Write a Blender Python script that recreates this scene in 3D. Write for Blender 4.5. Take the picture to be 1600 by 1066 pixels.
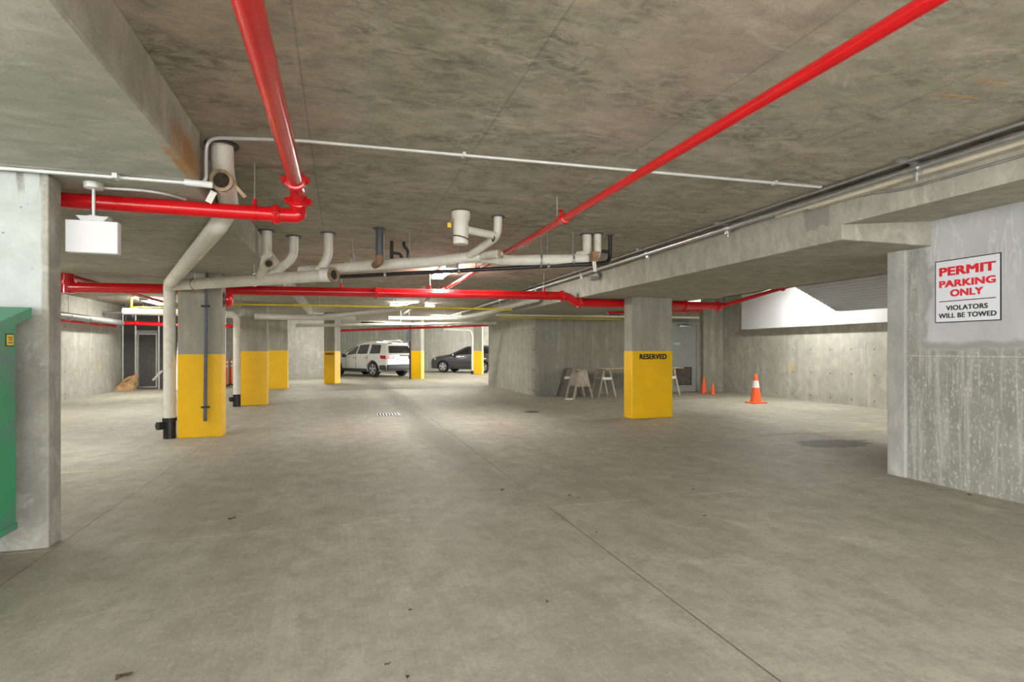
import bpy, bmesh, math, random
from mathutils import Vector, Matrix
random.seed(7)
for o in list(bpy.data.objects): bpy.data.objects.remove(o)
S = bpy.context.scene
C = S.collection

# ------------------------------------------------------------------ camera
F, CX, CY, H = 880.0, 800.0, 548.0, 1.32          # pixels of the 1600x1066 frame, eye height in m
YAW = math.atan((CX - 532.0) / F)
cs, sn = math.cos(YAW), math.sin(YAW)
cam_d = bpy.data.cameras.new('camera'); cam = bpy.data.objects.new('camera', cam_d); C.objects.link(cam)
cam.location = (0, 0, H); cam.rotation_euler = (math.pi/2, 0, -YAW)
cam_d.sensor_width = 36; cam_d.lens = F/1600*36; cam_d.shift_y = (CY-533)/1600
cam_d.clip_start = 0.05
S.camera = cam

# ------------------------------------------------------------------ light and exposure
w = bpy.data.worlds.new('world'); S.world = w; w.use_nodes = True
bg = w.node_tree.nodes['Background']; bg.inputs[0].default_value = (1.0, 0.99, 0.97, 1); bg.inputs[1].default_value = 3.2
S.view_settings.view_transform = 'Standard'; S.view_settings.look = 'None'
S.view_settings.gamma = 1; S.view_settings.use_curve_mapping = False
S.view_settings.exposure = 1.48
LAMP = 46.0                                        # emission of the fluorescent diffusers

# ------------------------------------------------------------------ pixel helpers
def ray(u, v):
    a = (u-CX)/F; b = (CY-v)/F
    return Vector((a*cs+sn, -a*sn+cs, b))
def atz(u, v, z):
    d = ray(u, v); t = (z-H)/d.z; return Vector((d.x*t, d.y*t, z))
def aty(u, v, y):
    d = ray(u, v); t = y/d.y; return Vector((d.x*t, y, H+d.z*t))
def atd(u, v, D):                                  # at a distance along the view axis
    d = ray(u, v); return Vector((d.x*D, d.y*D, H+d.z*D))

# ------------------------------------------------------------------ materials
def newmat(name):
    m = bpy.data.materials.new(name); m.use_nodes = True
    nt = m.node_tree; b = nt.nodes['Principled BSDF']
    return m, nt, b
class N:
    """tiny node helper"""
    def __init__(s, nt): s.nt = nt
    def add(s, t, **k):
        n = s.nt.nodes.new(t)
        for a, v in k.items(): setattr(n, a, v)
        return n
    def link(s, a, b): s.nt.links.new(a, b)
    def pos(s, scale=(1, 1, 1), loc=(0, 0, 0)):
        g = s.add('ShaderNodeNewGeometry'); m = s.add('ShaderNodeMapping')
        m.inputs['Scale'].default_value = scale; m.inputs['Location'].default_value = loc
        s.link(g.outputs['Position'], m.inputs['Vector']); return m.outputs[0]
    def noise(s, vec, scale, detail=4, rough=.55, dist=0.0):
        n = s.add('ShaderNodeTexNoise'); n.inputs['Scale'].default_value = scale
        n.inputs['Detail'].default_value = detail; n.inputs['Roughness'].default_value = rough
        n.inputs['Distortion'].default_value = dist
        s.link(vec, n.inputs['Vector']); return n.outputs['Fac']
    def ramp(s, fac, stops):
        r = s.add('ShaderNodeValToRGB'); e = r.color_ramp.elements
        while len(e) < len(stops): e.new(.5)
        for i, (p, c) in enumerate(stops):
            e[i].position = p; e[i].color = (c, c, c, 1) if isinstance(c, (int, float)) else (*c, 1)
        s.link(fac, r.inputs[0]); return r.outputs[0]
    def mix(s, fac, a, b, mode='MIX'):
        m = s.add('ShaderNodeMix', data_type='RGBA', blend_type=mode)
        for sock, v in ((m.inputs[0], fac), (m.inputs[6], a), (m.inputs[7], b)):
            if isinstance(v, (int, float)): sock.default_value = v
            elif isinstance(v, tuple): sock.default_value = (*v, 1)
            else: s.link(v, sock)
        return m.outputs[2]
    def math(s, op, a, b=0.0, c=None, clamp=False):
        m = s.add('ShaderNodeMath', operation=op); m.use_clamp = clamp
        for i, v in enumerate((a, b, c)):
            if v is None: continue
            if isinstance(v, (int, float)): m.inputs[i].default_value = v
            else: s.link(v, m.inputs[i])
        return m.outputs[0]
    def sep(s, vec):
        x = s.add('ShaderNodeSeparateXYZ'); s.link(vec, x.inputs[0]); return x.outputs
    def bump(s, h, strength, dist, bsdf):
        b = s.add('ShaderNodeBump'); b.inputs['Strength'].default_value = strength
        b.inputs['Distance'].default_value = dist
        s.link(h, b.inputs['Height']); s.link(b.outputs[0], bsdf.inputs['Normal'])
    def band(s, v, a, b, soft):                    # 1 between a and b
        up = s.add('ShaderNodeMapRange'); up.inputs[1].default_value = a-soft; up.inputs[2].default_value = a+soft
        dn = s.add('ShaderNodeMapRange'); dn.inputs[1].default_value = b-soft; dn.inputs[2].default_value = b+soft
        dn.inputs[3].default_value = 1; dn.inputs[4].default_value = 0
        s.link(v, up.inputs[0]); s.link(v, dn.inputs[0])
        return s.math('MULTIPLY', up.outputs[0], dn.outputs[0])

def concrete(name, dark, light, stretch=(1, 1, 1), streak=0.35, rough=.85, panels=None, holes=None, extra=None, fine=.25):
    m, nt, b = newmat(name); n = N(nt)
    p = n.pos(); ps = n.pos(stretch)
    a = n.noise(ps, .9, 6, .6, .4); f = n.noise(ps, 5.0, 6, .65); g = n.noise(p, 55, 3, .7)
    col = n.mix(n.ramp(a, [(.3, 0.), (.7, 1.)]), dark, light)
    mid = tuple((x+y)/2 for x, y in zip(dark, light))
    col = n.mix(n.ramp(f, [(.34, .75), (.60, 0.)]), col, tuple(x*.66 for x in mid))
    col = n.mix(n.math('MULTIPLY', n.ramp(n.noise(ps, 2.3, 8, .7, .8), [(.54, 0.), (.70, 1.)]), .55), col, tuple(min(1, x*1.36) for x in light))
    if streak:
        st = n.noise(n.pos((7, 7, .35)), 1.0, 4, .6)
        col = n.mix(n.math('MULTIPLY', n.ramp(st, [(.42, 1.), (.62, 0.)]), streak), col, tuple(x*.7 for x in mid))
    col = n.mix(n.math('MULTIPLY', n.ramp(g, [(.3, 1.), (.5, 0.)]), fine), col, tuple(x*.55 for x in mid))
    h = n.math('ADD', n.math('MULTIPLY', f, .6), n.math('MULTIPLY', g, .25))
    if panels:                                     # formwork joints: (axis index, pitch, offset)
        for ax, pitch, off in panels:
            v = n.sep(p)[ax]
            fr = n.math('ABSOLUTE', n.math('SUBTRACT', n.math('FRACT', n.math('DIVIDE', n.math('ADD', v, off+100*pitch), pitch)), .5))
            ln = n.math('LESS_THAN', fr, .006/pitch)
            col = n.mix(n.math('MULTIPLY', ln, .38), col, tuple(x*.45 for x in dark))
            h = n.math('SUBTRACT', h, ln)
    if holes:                                      # tie holes: (axis, pitch, off, zpitch, zoff, radius)
        ax, pi_, off, zp, zo, r = holes
        sx = n.sep(p)
        du = n.math('MULTIPLY', n.math('SUBTRACT', n.math('FRACT', n.math('DIVIDE', n.math('ADD', sx[ax], off+100*pi_), pi_)), .5), pi_)
        dv = n.math('MULTIPLY', n.math('SUBTRACT', n.math('FRACT', n.math('DIVIDE', n.math('ADD', sx[2], zo+10*zp), zp)), .5), zp)
        dd = n.math('SQRT', n.math('ADD', n.math('MULTIPLY', du, du), n.math('MULTIPLY', dv, dv)))
        hl = n.math('LESS_THAN', dd, r)
        col = n.mix(n.math('MULTIPLY', hl, .75), col, tuple(x*.25 for x in dark))
        h = n.math('SUBTRACT', h, hl)
    if extra: col = extra(n, col)
    nt.links.new(col, b.inputs['Base Color']); b.inputs['Roughness'].default_value = rough
    b.inputs['Specular IOR Level'].default_value = .3
    n.bump(h, .35, .012, b)
    return m

def plain(name, col, rough=.5, metal=0.0, var=.12, scale=9, bump=0.0, coat=0.0, dirt=None, spec=.5):
    m, nt, b = newmat(name); n = N(nt)
    nz = n.noise(n.pos(), scale, 5, .6)
    c = n.mix(n.ramp(nz, [(.35, 0.), (.7, 1.)]), tuple(x*(1-var) for x in col), tuple(min(1, x*(1+var)) for x in col))
    if dirt:
        dz = n.noise(n.pos(loc=(3, 7, 1)), scale*.45, 6, .65, .5)
        c = n.mix(n.ramp(dz, [(.54, 0.), (.66, .8)]), c, dirt)
    nt.links.new(c, b.inputs['Base Color'])
    b.inputs['Roughness'].default_value = rough; b.inputs['Metallic'].default_value = metal
    b.inputs['Coat Weight'].default_value = coat; b.inputs['Specular IOR Level'].default_value = spec
    if bump: n.bump(nz, bump, .01, b)
    return m
def emit(name, col, strength):
    m, nt, b = newmat(name); n = N(nt)
    c = n.mix(n.ramp(n.noise(n.pos(), 3), [(.3, 0.), (.7, 1.)]), tuple(x*.97 for x in col), col)
    nt.links.new(c, b.inputs['Emission Color']); b.inputs['Emission Strength'].default_value = strength
    b.inputs['Base Color'].default_value = (*col, 1)
    return m
def glass(name, col, rough=.05):
    m, nt, b = newmat(name); n = N(nt)
    c = n.mix(n.noise(n.pos(), 2), tuple(x*.9 for x in col), col)
    nt.links.new(c, b.inputs['Base Color']); b.inputs['Roughness'].default_value = rough
    b.inputs['Specular IOR Level'].default_value = .8; b.inputs['Coat Weight'].default_value = .4
    return m

CD, CL = (.30, .285, .25), (.46, .445, .40)
def floor_extra(n, col):
    p = n.pos(); x, y, z = n.sep(p)
    br = n.noise(n.pos((60, .8, 1)), 1.0, 3, .6)                       # broom finish along the drive lane
    col = n.mix(n.math('MULTIPLY', n.ramp(br, [(.35, 1.), (.6, 0.)]), .16), col, (.2, .19, .165))
    tr = n.noise(n.pos((1.3, .12, 1)), 1.0, 5, .6, .3)                 # tyre grime along the lane
    col = n.mix(n.math('MULTIPLY', n.ramp(tr, [(.46, 0.), (.7, 1.)]), .42), col, (.235, .205, .165))
    gr = n.noise(p, 22, 4, .75)
    col = n.mix(n.math('MULTIPLY', n.ramp(gr, [(.36, 1.), (.5, 0.)]), .30), col, (.22, .21, .17))
    col = n.mix(n.math('MULTIPLY', n.ramp(n.noise(n.pos(loc=(2, 1, 0)), 30, 3, .7), [(.55, 0.), (.68, 1.)]), .25), col, (.60, .58, .50))
    # damp patch in the bay behind the sign wall
    c = n.add('ShaderNodeVectorMath', operation='SUBTRACT'); nt = n.nt
    n.link(p, c.inputs[0]); c.inputs[1].default_value = (6.70, 6.32, 0)
    sx, sy, sz = n.sep(c.outputs[0])
    d = n.math('SQRT', n.math('ADD', n.math('POWER', n.math('DIVIDE', n.math('ABSOLUTE', sx), .62), 2), n.math('POWER', n.math('DIVIDE', n.math('ABSOLUTE', sy), .33), 2)))
    d = n.math('ADD', d, n.math('MULTIPLY', n.math('SUBTRACT', n.noise(p, 4, 4), .5), 1.0))
    col = n.mix(n.math('MULTIPLY', n.ramp(n.math('MULTIPLY', d, .5), [(.44, 1.), (.50, 0.)]), .85), col, (.10, .09, .07))
    # darker band along the valley joint where the drain lies
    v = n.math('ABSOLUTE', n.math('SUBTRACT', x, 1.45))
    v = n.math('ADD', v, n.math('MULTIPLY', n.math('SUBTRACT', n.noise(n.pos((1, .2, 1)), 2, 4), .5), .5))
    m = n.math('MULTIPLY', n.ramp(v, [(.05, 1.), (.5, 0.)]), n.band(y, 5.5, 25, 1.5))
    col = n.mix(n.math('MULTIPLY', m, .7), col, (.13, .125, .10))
    return col
M = {}
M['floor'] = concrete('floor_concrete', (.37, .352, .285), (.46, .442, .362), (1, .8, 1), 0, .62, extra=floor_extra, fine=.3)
M['joint'] = plain('joint_filler', (.10, .095, .08), .9, var=.3)
def ceil_extra(n, col):
    sm = n.ramp(n.noise(n.pos((.7, 1.1, 1), (5, 2, 0)), 1.1, 7, .68, 1.0), [(.42, 0.), (.62, 1.)])
    sc = n.ramp(n.noise(n.pos((1.6, 3.2, 1), (1, 9, 0)), 4.0, 8, .75, .8), [(.44, 0.), (.60, 1.)])
    col = n.mix(n.math('MULTIPLY', n.math('MULTIPLY', sm, sc), .75), col, (.14, .125, .10))
    wh = n.ramp(n.noise(n.pos((1.8, 4, 1), (4, 3, 0)), 4.0, 8, .78, .8), [(.55, 0.), (.70, .6)])
    return n.mix(wh, col, (.60, .58, .53))
M['ceil'] = concrete('ceiling_concrete', (.40, .36, .288), (.535, .49, .405), (.9, 1.3, 1), 0, .8, extra=ceil_extra, panels=[(0, 1.17, .79)], fine=.35)
def rust_extra(n, col):
    x, y, z = n.sep(n.pos())
    nz = n.math('MULTIPLY', n.math('SUBTRACT', n.noise(n.pos((4, 4, 1)), 1.5, 5), .5), .9)
    m = n.math('MULTIPLY', n.band(n.math('ADD', y, nz), 3.75, 4.3, .22), n.band(n.math('ADD', z, n.math('MULTIPLY', nz, .15)), 2.3, 2.68, .05))
    m = n.math('MULTIPLY', m, n.band(x, -1.0, -.8, .01))
    col = n.mix(n.math('MULTIPLY', m, .85), col, (.42, .20, .06))
    pt = n.math('MULTIPLY', n.band(n.math('ADD', y, n.math('MULTIPLY', nz, .25)), 4.30, 4.58, .008), n.band(n.math('ADD', z, n.math('MULTIPLY', nz, .25)), 2.53, 2.74, .008))
    pt = n.math('MULTIPLY', pt, n.band(x, 4.4, 4.55, .01))       # repair patch on the right beam
    return n.mix(n.math('MULTIPLY', pt, .7), col, (.22, .22, .20))
M['beam'] = concrete('beam_concrete', (.36, .352, .295), (.51, .50, .43), (1, 1.6, 1), .2, .8, extra=rust_extra)
def wall_extra(n, col):
    p = n.pos(); nz = n.math('MULTIPLY', n.math('SUBTRACT', n.noise(p, 9, 4), .5), .3)
    for c0, r0 in (((11.75, 12.45, .87), .13), ((11.75, 15.2, .92), .10), ((-7.05, 20.2, .80), .12)):
        d = n.add('ShaderNodeVectorMath', operation='DISTANCE'); n.link(p, d.inputs[0]); d.inputs[1].default_value = c0
        col = n.mix(n.math('MULTIPLY', n.math('LESS_THAN', n.math('ADD', d.outputs['Value'], nz), r0), .45), col, (.62, .50, .16))
    return col
M['wall'] = concrete('wall_concrete', (.39, .388, .335), (.53, .525, .46), (1, 1, .8), .45, .85, panels=[(0, 1.22, 0), (1, 1.22, .2)], holes=(1, .61, .1, .6, .15, .022), extra=wall_extra)
M['wallb'] = concrete('wall_board_concrete', (.33, .33, .275), (.46, .458, .39), (1, 1, .5), .75, .85, panels=[(0, .61, .1), (1, .61, .1)], holes=(0, 1.22, .1, .6, .15, .016))
M['col'] = concrete('column_concrete', (.32, .312, .262), (.44, .43, .37), (1, 1, .4), .6, .8)
def sign_wall(n, col):
    p = n.pos(); x, y, z = n.sep(p)
    nz = n.math('MULTIPLY', n.math('SUBTRACT', n.noise(p, 3.2, 6, .65, .6), .5), .5)
    up = n.band(n.math('ADD', z, n.math('MULTIPLY', nz, .22)), 1.33, 9, .015)
    inn = n.band(n.math('ADD', y, n.math('MULTIPLY', nz, .6)), -9, 4.25, .05)
    patch = n.math('MULTIPLY', up, inn)
    rn = n.noise(n.pos((9, 9, .5)), 1.2, 4, .7, 1.2)
    low = n.ramp(rn, [(.5, 0.), (.6, .35)])
    col = n.mix(low, col, (.60, .60, .57))
    sp = n.noise(n.pos((1, 1, .5)), 48, 3, .65)
    col = n.mix(n.ramp(sp, [(.56, 0.), (.66, .6)]), col, (.62, .62, .58))
    inn2 = n.band(n.math('ADD', y, n.math('MULTIPLY', nz, .8)), -9, 4.17, .03); up2 = n.band(n.math('ADD', z, n.math('MULTIPLY', nz, .3)), 1.40, 9, .02)
    edge = n.math('MULTIPLY', n.math('SUBTRACT', patch, n.math('MULTIPLY', inn2, up2), clamp=True), .7)
    wash = n.mix(n.ramp(n.noise(n.pos((1, 1, .6)), 1.6, 5, .6), [(.35, 0.), (.7, 1.)]), (.43, .45, .45), (.56, .58, .58))
    drip = n.math('MULTIPLY', n.ramp(n.noise(n.pos((1, 7, .9)), 1.6, 3, .5, 1.8), [(.56, 0.), (.6, .75), (.66, .1)]), n.band(z, 1.95, 9, .25))
    col = n.mix(patch, col, n.mix(drip, wash, (.66, .655, .62)))
    col = n.mix(edge, col, (.25, .25, .22))
    ln = n.band(z, 1.262, 1.27, .003)
    return n.mix(n.math('MULTIPLY', ln, .5), col, (.62, .62, .58))
M['wallsign'] = concrete('sign_wall_concrete', (.27, .275, .235), (.40, .40, .36), (1, 1, .7), .3, .85, extra=sign_wall)
M['pier'] = concrete('pier_concrete', (.36, .36, .33), (.54, .54, .50), (1, 1, .5), .3, .85)
def near_wall(n, col):
    p = n.pos(); x, y, z = n.sep(p)
    nz = n.math('MULTIPLY', n.math('SUBTRACT', n.noise(p, 3.0, 6, .65, .6), .5), .5)
    up = n.math('MULTIPLY', n.band(n.math('ADD', z, n.math('MULTIPLY', nz, .2)), 1.56, 9, .01), n.band(n.math('ADD', x, n.math('MULTIPLY', nz, .06)), -99, -1.905, .006))
    light = n.mix(n.ramp(n.noise(p, 5, 5), [(.3, 0.), (.7, 1.)]), (.40, .42, .41), (.52, .54, .53))
    pit = n.ramp(n.noise(p, 40, 2, .5), [(.26, 1.), (.3, 0.)])
    light = n.mix(pit, light, (.16, .15, .13))
    drip = n.math('MULTIPLY', n.ramp(n.noise(n.pos((26, 1, 1.2)), 1, 3), [(.55, 0.), (.62, .8)]), n.band(n.math('ADD', z, nz), 2.38, 9, .06))
    light = n.mix(drip, light, (.17, .16, .14))
    st = n.math('MULTIPLY', n.ramp(n.noise(p, 3.6, 6, .7, .7), [(.52, 0.), (.6, .5)]), .9)
    col = n.mix(st, col, (.50, .50, .46))
    return n.mix(up, col, light)
M['wallnear'] = concrete('near_wall_concrete', (.30, .29, .25), (.42, .405, .36), (1, 1, .7), .3, .85, extra=near_wall)
M['soft'] = concrete('soffit_concrete', (.36, .335, .265), (.47, .442, .36), (.6, 1.8, 1), 0, .8)
M['yellow'] = plain('yellow_paint', (.86, .505, .0), .45, var=.05, scale=3, bump=.1)
M['red'] = plain('red_paint', (.60, .004, .009), .24, var=.08, scale=4, coat=.35)
M['white_pvc'] = plain('white_drain_pipe', (.72, .70, .63), .45, var=.06, scale=6, dirt=(.62, .55, .43))
M['white'] = plain('white_plastic', (.66, .67, .69), .4, var=.02)
M['board'] = plain('white_insulation', (.66, .67, .70), .6, var=.02, scale=2)
M['rim'] = plain('pipe_collar_brown', (.34, .25, .16), .8, var=.3, scale=20)
M['hole'] = plain('pipe_inside', (.05, .035, .025), .9, var=.4, scale=25)
M['black'] = plain('black_plastic', (.018, .018, .02), .42, var=.2)
M['dgrey'] = plain('grey_plastic', (.09, .10, .12), .5, var=.2)
M['rustp'] = plain('rusty_elbow', (.30, .17, .10), .75, var=.3, scale=18)
M['steel'] = plain('galvanised_steel', (.62, .64, .66), .30, 0.9, var=.12, scale=14)
M['emt'] = plain('conduit_metal', (.66, .67, .67), .42, 0.35, var=.07, scale=10)
M['dsteel'] = plain('dull_steel_pipe', (.33, .335, .33), .5, 0.5, var=.15, scale=10)
M['rod'] = plain('threaded_rod', (.36, .35, .33), .55, 0.4, var=.15)
M['coverst'] = plain('cream_cover', (.60, .545, .43), .6, var=.08)
M['gasy'] = plain('yellow_gas_pipe', (.62, .50, .03), .5, var=.12)
M['cream'] = plain('cream_pipe', (.68, .66, .52), .5, var=.08)
M['wrap'] = plain('insulation_wrap', (.63, .62, .57), .6, var=.1, scale=5)
M['green'] = plain('green_paint', (.02, .30, .14), .45, var=.12, scale=2.5, dirt=(.12, .20, .17))
M['sticker'] = plain('sticker_yellow', (.85, .60, .02), .5, var=.05)
M['doorgrey'] = plain('door_grey_paint', (.27, .285, .27), .5, var=.05, scale=3)
M['ribbed'] = plain('ribbed_metal_grey', (.46, .48, .52), .5, .0, var=.05, scale=2)
M['wood'] = plain('weathered_wood', (.42, .37, .30), .8, var=.25, scale=8, bump=.2)
M['ply'] = plain('plywood', (.60, .47, .30), .75, var=.15, scale=6)
M['dwood'] = plain('dark_wood', (.17, .145, .115), .8, var=.3, scale=8)
M['orange'] = plain('cone_orange', (.92, .13, .03), .45, var=.05)
M['refl'] = plain('white_band', (.85, .84, .82), .4, var=.03)
M['mesh'] = plain('dark_screen_mesh', (.055, .058, .062), .85, var=.25, scale=30)
M['bag'] = plain('brown_paper', (.50, .31, .15), .8, var=.25, scale=7)
M['line'] = plain('faded_yellow_line', (.50, .45, .31), .8, var=.15, scale=5, dirt=(.36, .34, .28))
M['iron'] = plain('cast_iron', (.07, .065, .055), .7, .2, var=.3)
M['lamp'] = emit('fluorescent_glow', (1.0, .97, .90), LAMP)
M['signw'] = plain('sign_face', (.74, .77, .84), .35, var=.015)
M['signr'] = plain('sign_red', (.72, .02, .03), .4, var=.04)
M['signk'] = plain('sign_black', (.012, .016, .022), .4, var=.1)
M['stencil'] = plain('stencil_black', (.015, .013, .01), .7, var=.2)
M['leaf'] = plain('dry_leaf', (.09, .055, .03), .85, var=.4, scale=40)
M['suvp'] = plain('pearl_white_paint', (.76, .76, .74), .22, var=.01, coat=.8)
M['greyp'] = plain('grey_car_paint', (.085, .088, .10), .25, .3, var=.03, coat=.9)
M['glass'] = glass('dark_glass', (.018, .02, .024), .04)
M['tyre'] = plain('tyre_rubber', (.022, .022, .022), .8, var=.2)
M['alloy'] = plain('alloy_wheel', (.62, .62, .62), .3, .6, var=.05)
M['trim'] = plain('dark_trim', (.045, .05, .055), .5, var=.1)
M['chrome'] = plain('chrome_trim', (.75, .75, .76), .15, .95, var=.03)
M['tail'] = plain('tail_lamp_red', (.45, .012, .02), .15, var=.1, coat=.6)
M['clear'] = plain('lamp_clear', (.75, .73, .72), .15, var=.05, coat=.6)

# ------------------------------------------------------------------ mesh builder
class MB:
    def __init__(s): s.v = []; s.f = []
    def add(s, vs, fs):
        o = len(s.v); s.v += [Vector(p) for p in vs]; s.f += [tuple(i+o for i in f) for f in fs]; return s
    def box(s, a, b, bev=0.0, rot=None, piv=None):
        x0, y0, z0 = a; x1, y1, z1 = b
        if not bev:
            vs = [(x0,y0,z0),(x1,y0,z0),(x1,y1,z0),(x0,y1,z0),(x0,y0,z1),(x1,y0,z1),(x1,y1,z1),(x0,y1,z1)]
            fs = [(3,2,1,0),(4,5,6,7),(0,1,5,4),(1,2,6,5),(2,3,7,6),(3,0,4,7)]
        else:
            bm = bmesh.new(); bmesh.ops.create_cube(bm, size=1)
            for v in bm.verts: v.co = Vector(((x0+x1)/2+v.co.x*(x1-x0), (y0+y1)/2+v.co.y*(y1-y0), (z0+z1)/2+v.co.z*(z1-z0)))
            bmesh.ops.bevel(bm, geom=list(bm.edges), offset=bev, segments=2, affect='EDGES', profile=.5)
            bm.verts.index_update(); vs = [v.co.copy() for v in bm.verts]; fs = [tuple(v.index for v in f.verts) for f in bm.faces]; bm.free()
        if rot is not None:
            R = Matrix.Rotation(rot, 3, 'Z'); pv = Vector(piv if piv else ((x0+x1)/2, (y0+y1)/2, 0))
            vs = [R @ (Vector(p)-pv) + pv for p in vs]
        return s.add(vs, fs)
    def tube(s, pts, r, seg=14, fillet=0.0, cap=True, fs=5):
        pts = [Vector(p) for p in pts]
        if fillet and len(pts) > 2:                # round the corners
            q = [pts[0]]
            for i in range(1, len(pts)-1):
                p0, p1, p2 = pts[i-1], pts[i], pts[i+1]
                d0 = (p0-p1); d2 = (p2-p1); L = min(fillet, d0.length*.48, d2.length*.48)
                a = p1+d0.normalized()*L; b = p1+d2.normalized()*L
                for k in range(fs+1):
                    t = k/fs; q.append(a*(1-t)**2 + p1*2*t*(1-t) + b*t*t)
            q.append(pts[-1]); pts = q
        rr = r if isinstance(r, (list, tuple)) else [r]*len(pts)
        n = len(pts); T = []
        for i in range(n):
            T.append(((pts[min(i+1, n-1)]-pts[max(i-1, 0)])).normalized())
        up = Vector((0, 0, 1)) if abs(T[0].z) < .9 else Vector((1, 0, 0))
        u = (up - T[0]*up.dot(T[0])).normalized(); vs = []
        for i in range(n):
            u = (u - T[i]*u.dot(T[i])).normalized(); w_ = T[i].cross(u)
            for k in range(seg):
                a = 2*math.pi*k/seg; vs.append(pts[i] + (u*math.cos(a)+w_*math.sin(a))*rr[i])
        fs_ = []
        for i in range(n-1):
            for k in range(seg):
                k2 = (k+1) % seg
                fs_.append((i*seg+k, i*seg+k2, (i+1)*seg+k2, (i+1)*seg+k))
        if cap: fs_ += [tuple(range(seg))[::-1], tuple((n-1)*seg+k for k in range(seg))]
        return s.add(vs, fs_)
    def ring(s, c, axis, r0, r1, h, seg=20):       # short open pipe with wall thickness (collar)
        c = Vector(c); ax = Vector(axis).normalized()
        up = Vector((0, 0, 1)) if abs(ax.z) < .9 else Vector((1, 0, 0))
        u = (up-ax*up.dot(ax)).normalized(); w_ = ax.cross(u); vs = []
        for (r, t) in ((r0, 0), (r1, 0), (r1, h), (r0, h)):
            for k in range(seg):
                a = 2*math.pi*k/seg; vs.append(c+ax*t+(u*math.cos(a)+w_*math.sin(a))*r)
        fs = []
        for j in range(4):
            j2 = (j+1) % 4
            for k in range(seg):
                k2 = (k+1) % seg; fs.append((j*seg+k, j*seg+k2, j2*seg+k2, j2*seg+k))
        return s.add(vs, fs)
    def lathe(s, base, axis, prof, seg=20):        # prof: (radius, distance along axis)
        base = Vector(base); ax = Vector(axis).normalized()
        up = Vector((0, 0, 1)) if abs(ax.z) < .9 else Vector((1, 0, 0))
        u = (up-ax*up.dot(ax)).normalized(); w_ = ax.cross(u); vs = []; n = len(prof)
        for r, t in prof:
            for k in range(seg):
                a = 2*math.pi*k/seg; vs.append(base+ax*t+(u*math.cos(a)+w_*math.sin(a))*max(r, 1e-4))
        fs = [(i*seg+k, i*seg+(k+1) % seg, (i+1)*seg+(k+1) % seg, (i+1)*seg+k) for i in range(n-1) for k in range(seg)]
        fs += [tuple(range(seg))[::-1], tuple((n-1)*seg+k for k in range(seg))]
        return s.add(vs, fs)
    def prism(s, poly, ext):                       # planar polygon (3d points) pushed along ext
        n = len(poly); e = Vector(ext); a = [Vector(p) for p in poly]; b = [p+e for p in a]
        return s.add(a+b, [tuple(range(n))[::-1], tuple(range(n, 2*n))]+[(i, (i+1) % n, n+(i+1) % n, n+i) for i in range(n)])
    def bar(s, a, b, wx, wy):                      # rectangular bar between two points
        a = Vector(a); b = Vector(b); t = (b-a).normalized()
        up = Vector((0, 1, 0)) if abs(t.y) < .9 else Vector((0, 0, 1))
        u = (up-t*up.dot(t)).normalized(); w_ = t.cross(u)
        vs = [p+w_*i*wx/2+u*j*wy/2 for p in (a, b) for i, j in ((-1,-1),(1,-1),(1,1),(-1,1))]
        return s.add(vs, [(0,1,2,3),(7,6,5,4),(0,4,5,1),(1,5,6,2),(2,6,7,3),(3,7,4,0)])
    def build(s, name, mat, parent=None, origin=None, smooth=True):
        if parent is not None: o0 = wloc(parent)
        elif origin == 'world': o0 = Vector((0, 0, 0))
        elif origin is not None: o0 = Vector(origin)
        else:
            xs = [p.x for p in s.v]; ys = [p.y for p in s.v]; zs = [p.z for p in s.v]
            o0 = Vector(((min(xs)+max(xs))/2, (min(ys)+max(ys))/2, min(zs)))
        me = bpy.data.meshes.new(name); me.from_pydata([tuple(p-o0) for p in s.v], [], s.f); me.update()
        bm = bmesh.new(); bm.from_mesh(me); bmesh.ops.recalc_face_normals(bm, faces=bm.faces[:]); bm.to_mesh(me); bm.free()
        if smooth: me.shade_smooth(); me.set_sharp_from_angle(angle=math.radians(38))
        me.materials.append(M[mat] if isinstance(mat, str) else mat)
        o = bpy.data.objects.new(name, me); C.objects.link(o)
        if parent is not None: o.parent = parent
        else: o.location = o0
        return o
def wloc(o):
    p = Vector((0, 0, 0))
    while o: p += o.location; o = o.parent
    return p
def tag(o, label, cat, group=None):
    o['label'] = label; o['category'] = cat
    if group: o['group'] = group
    return o
def thing(name, label, cat, loc, group=None):
    o = bpy.data.objects.new(name, None); C.objects.link(o); o.location = loc
    o.empty_display_size = .1
    return tag(o, label, cat, group)
def struct(o, label=None):
    o['kind'] = 'structure'
    if label: o['label'] = label
    return o
def text_mesh(body, width, height, bold=.02, depth=.002):
    """filled letters, fitted to width x height, in the XZ plane facing -Y, centred on x, base at z=0"""
    cu = bpy.data.curves.new('letters', 'FONT'); cu.body = body; cu.size = 1; cu.extrude = .05
    cu.space_character = 1.04; cu.resolution_u = 4
    ob = bpy.data.objects.new('letters', cu); C.objects.link(ob)
    me = bpy.data.meshes.new_from_object(ob.evaluated_get(bpy.context.evaluated_depsgraph_get()))
    bpy.data.objects.remove(ob); bpy.data.curves.remove(cu)
    xs = [v.co.x for v in me.vertices]; ys = [v.co.y for v in me.vertices]
    vs = []; fs = []; w0 = max(xs)-min(xs)+2*bold; h0 = max(ys)-min(ys)+2*bold*.6; cx_ = (min(xs)+max(xs))/2
    for q, (dx, dy) in enumerate(((0, 0), (1, .6), (-1, .6), (1, -.6), (-1, -.6), (1, 0), (-1, 0))):
        o = len(vs)
        for v in me.vertices:
            vs.append(Vector(((v.co.x-cx_+dx*bold)/w0*width, -(depth+q*2e-5 if v.co.z > 0 else 0), (v.co.y-min(ys)+(dy+.6)*bold)/h0*height)))
        fs += [tuple(i+o for i in p.vertices) for p in me.polygons]
    bpy.data.meshes.remove(me)
    return vs, fs

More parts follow.
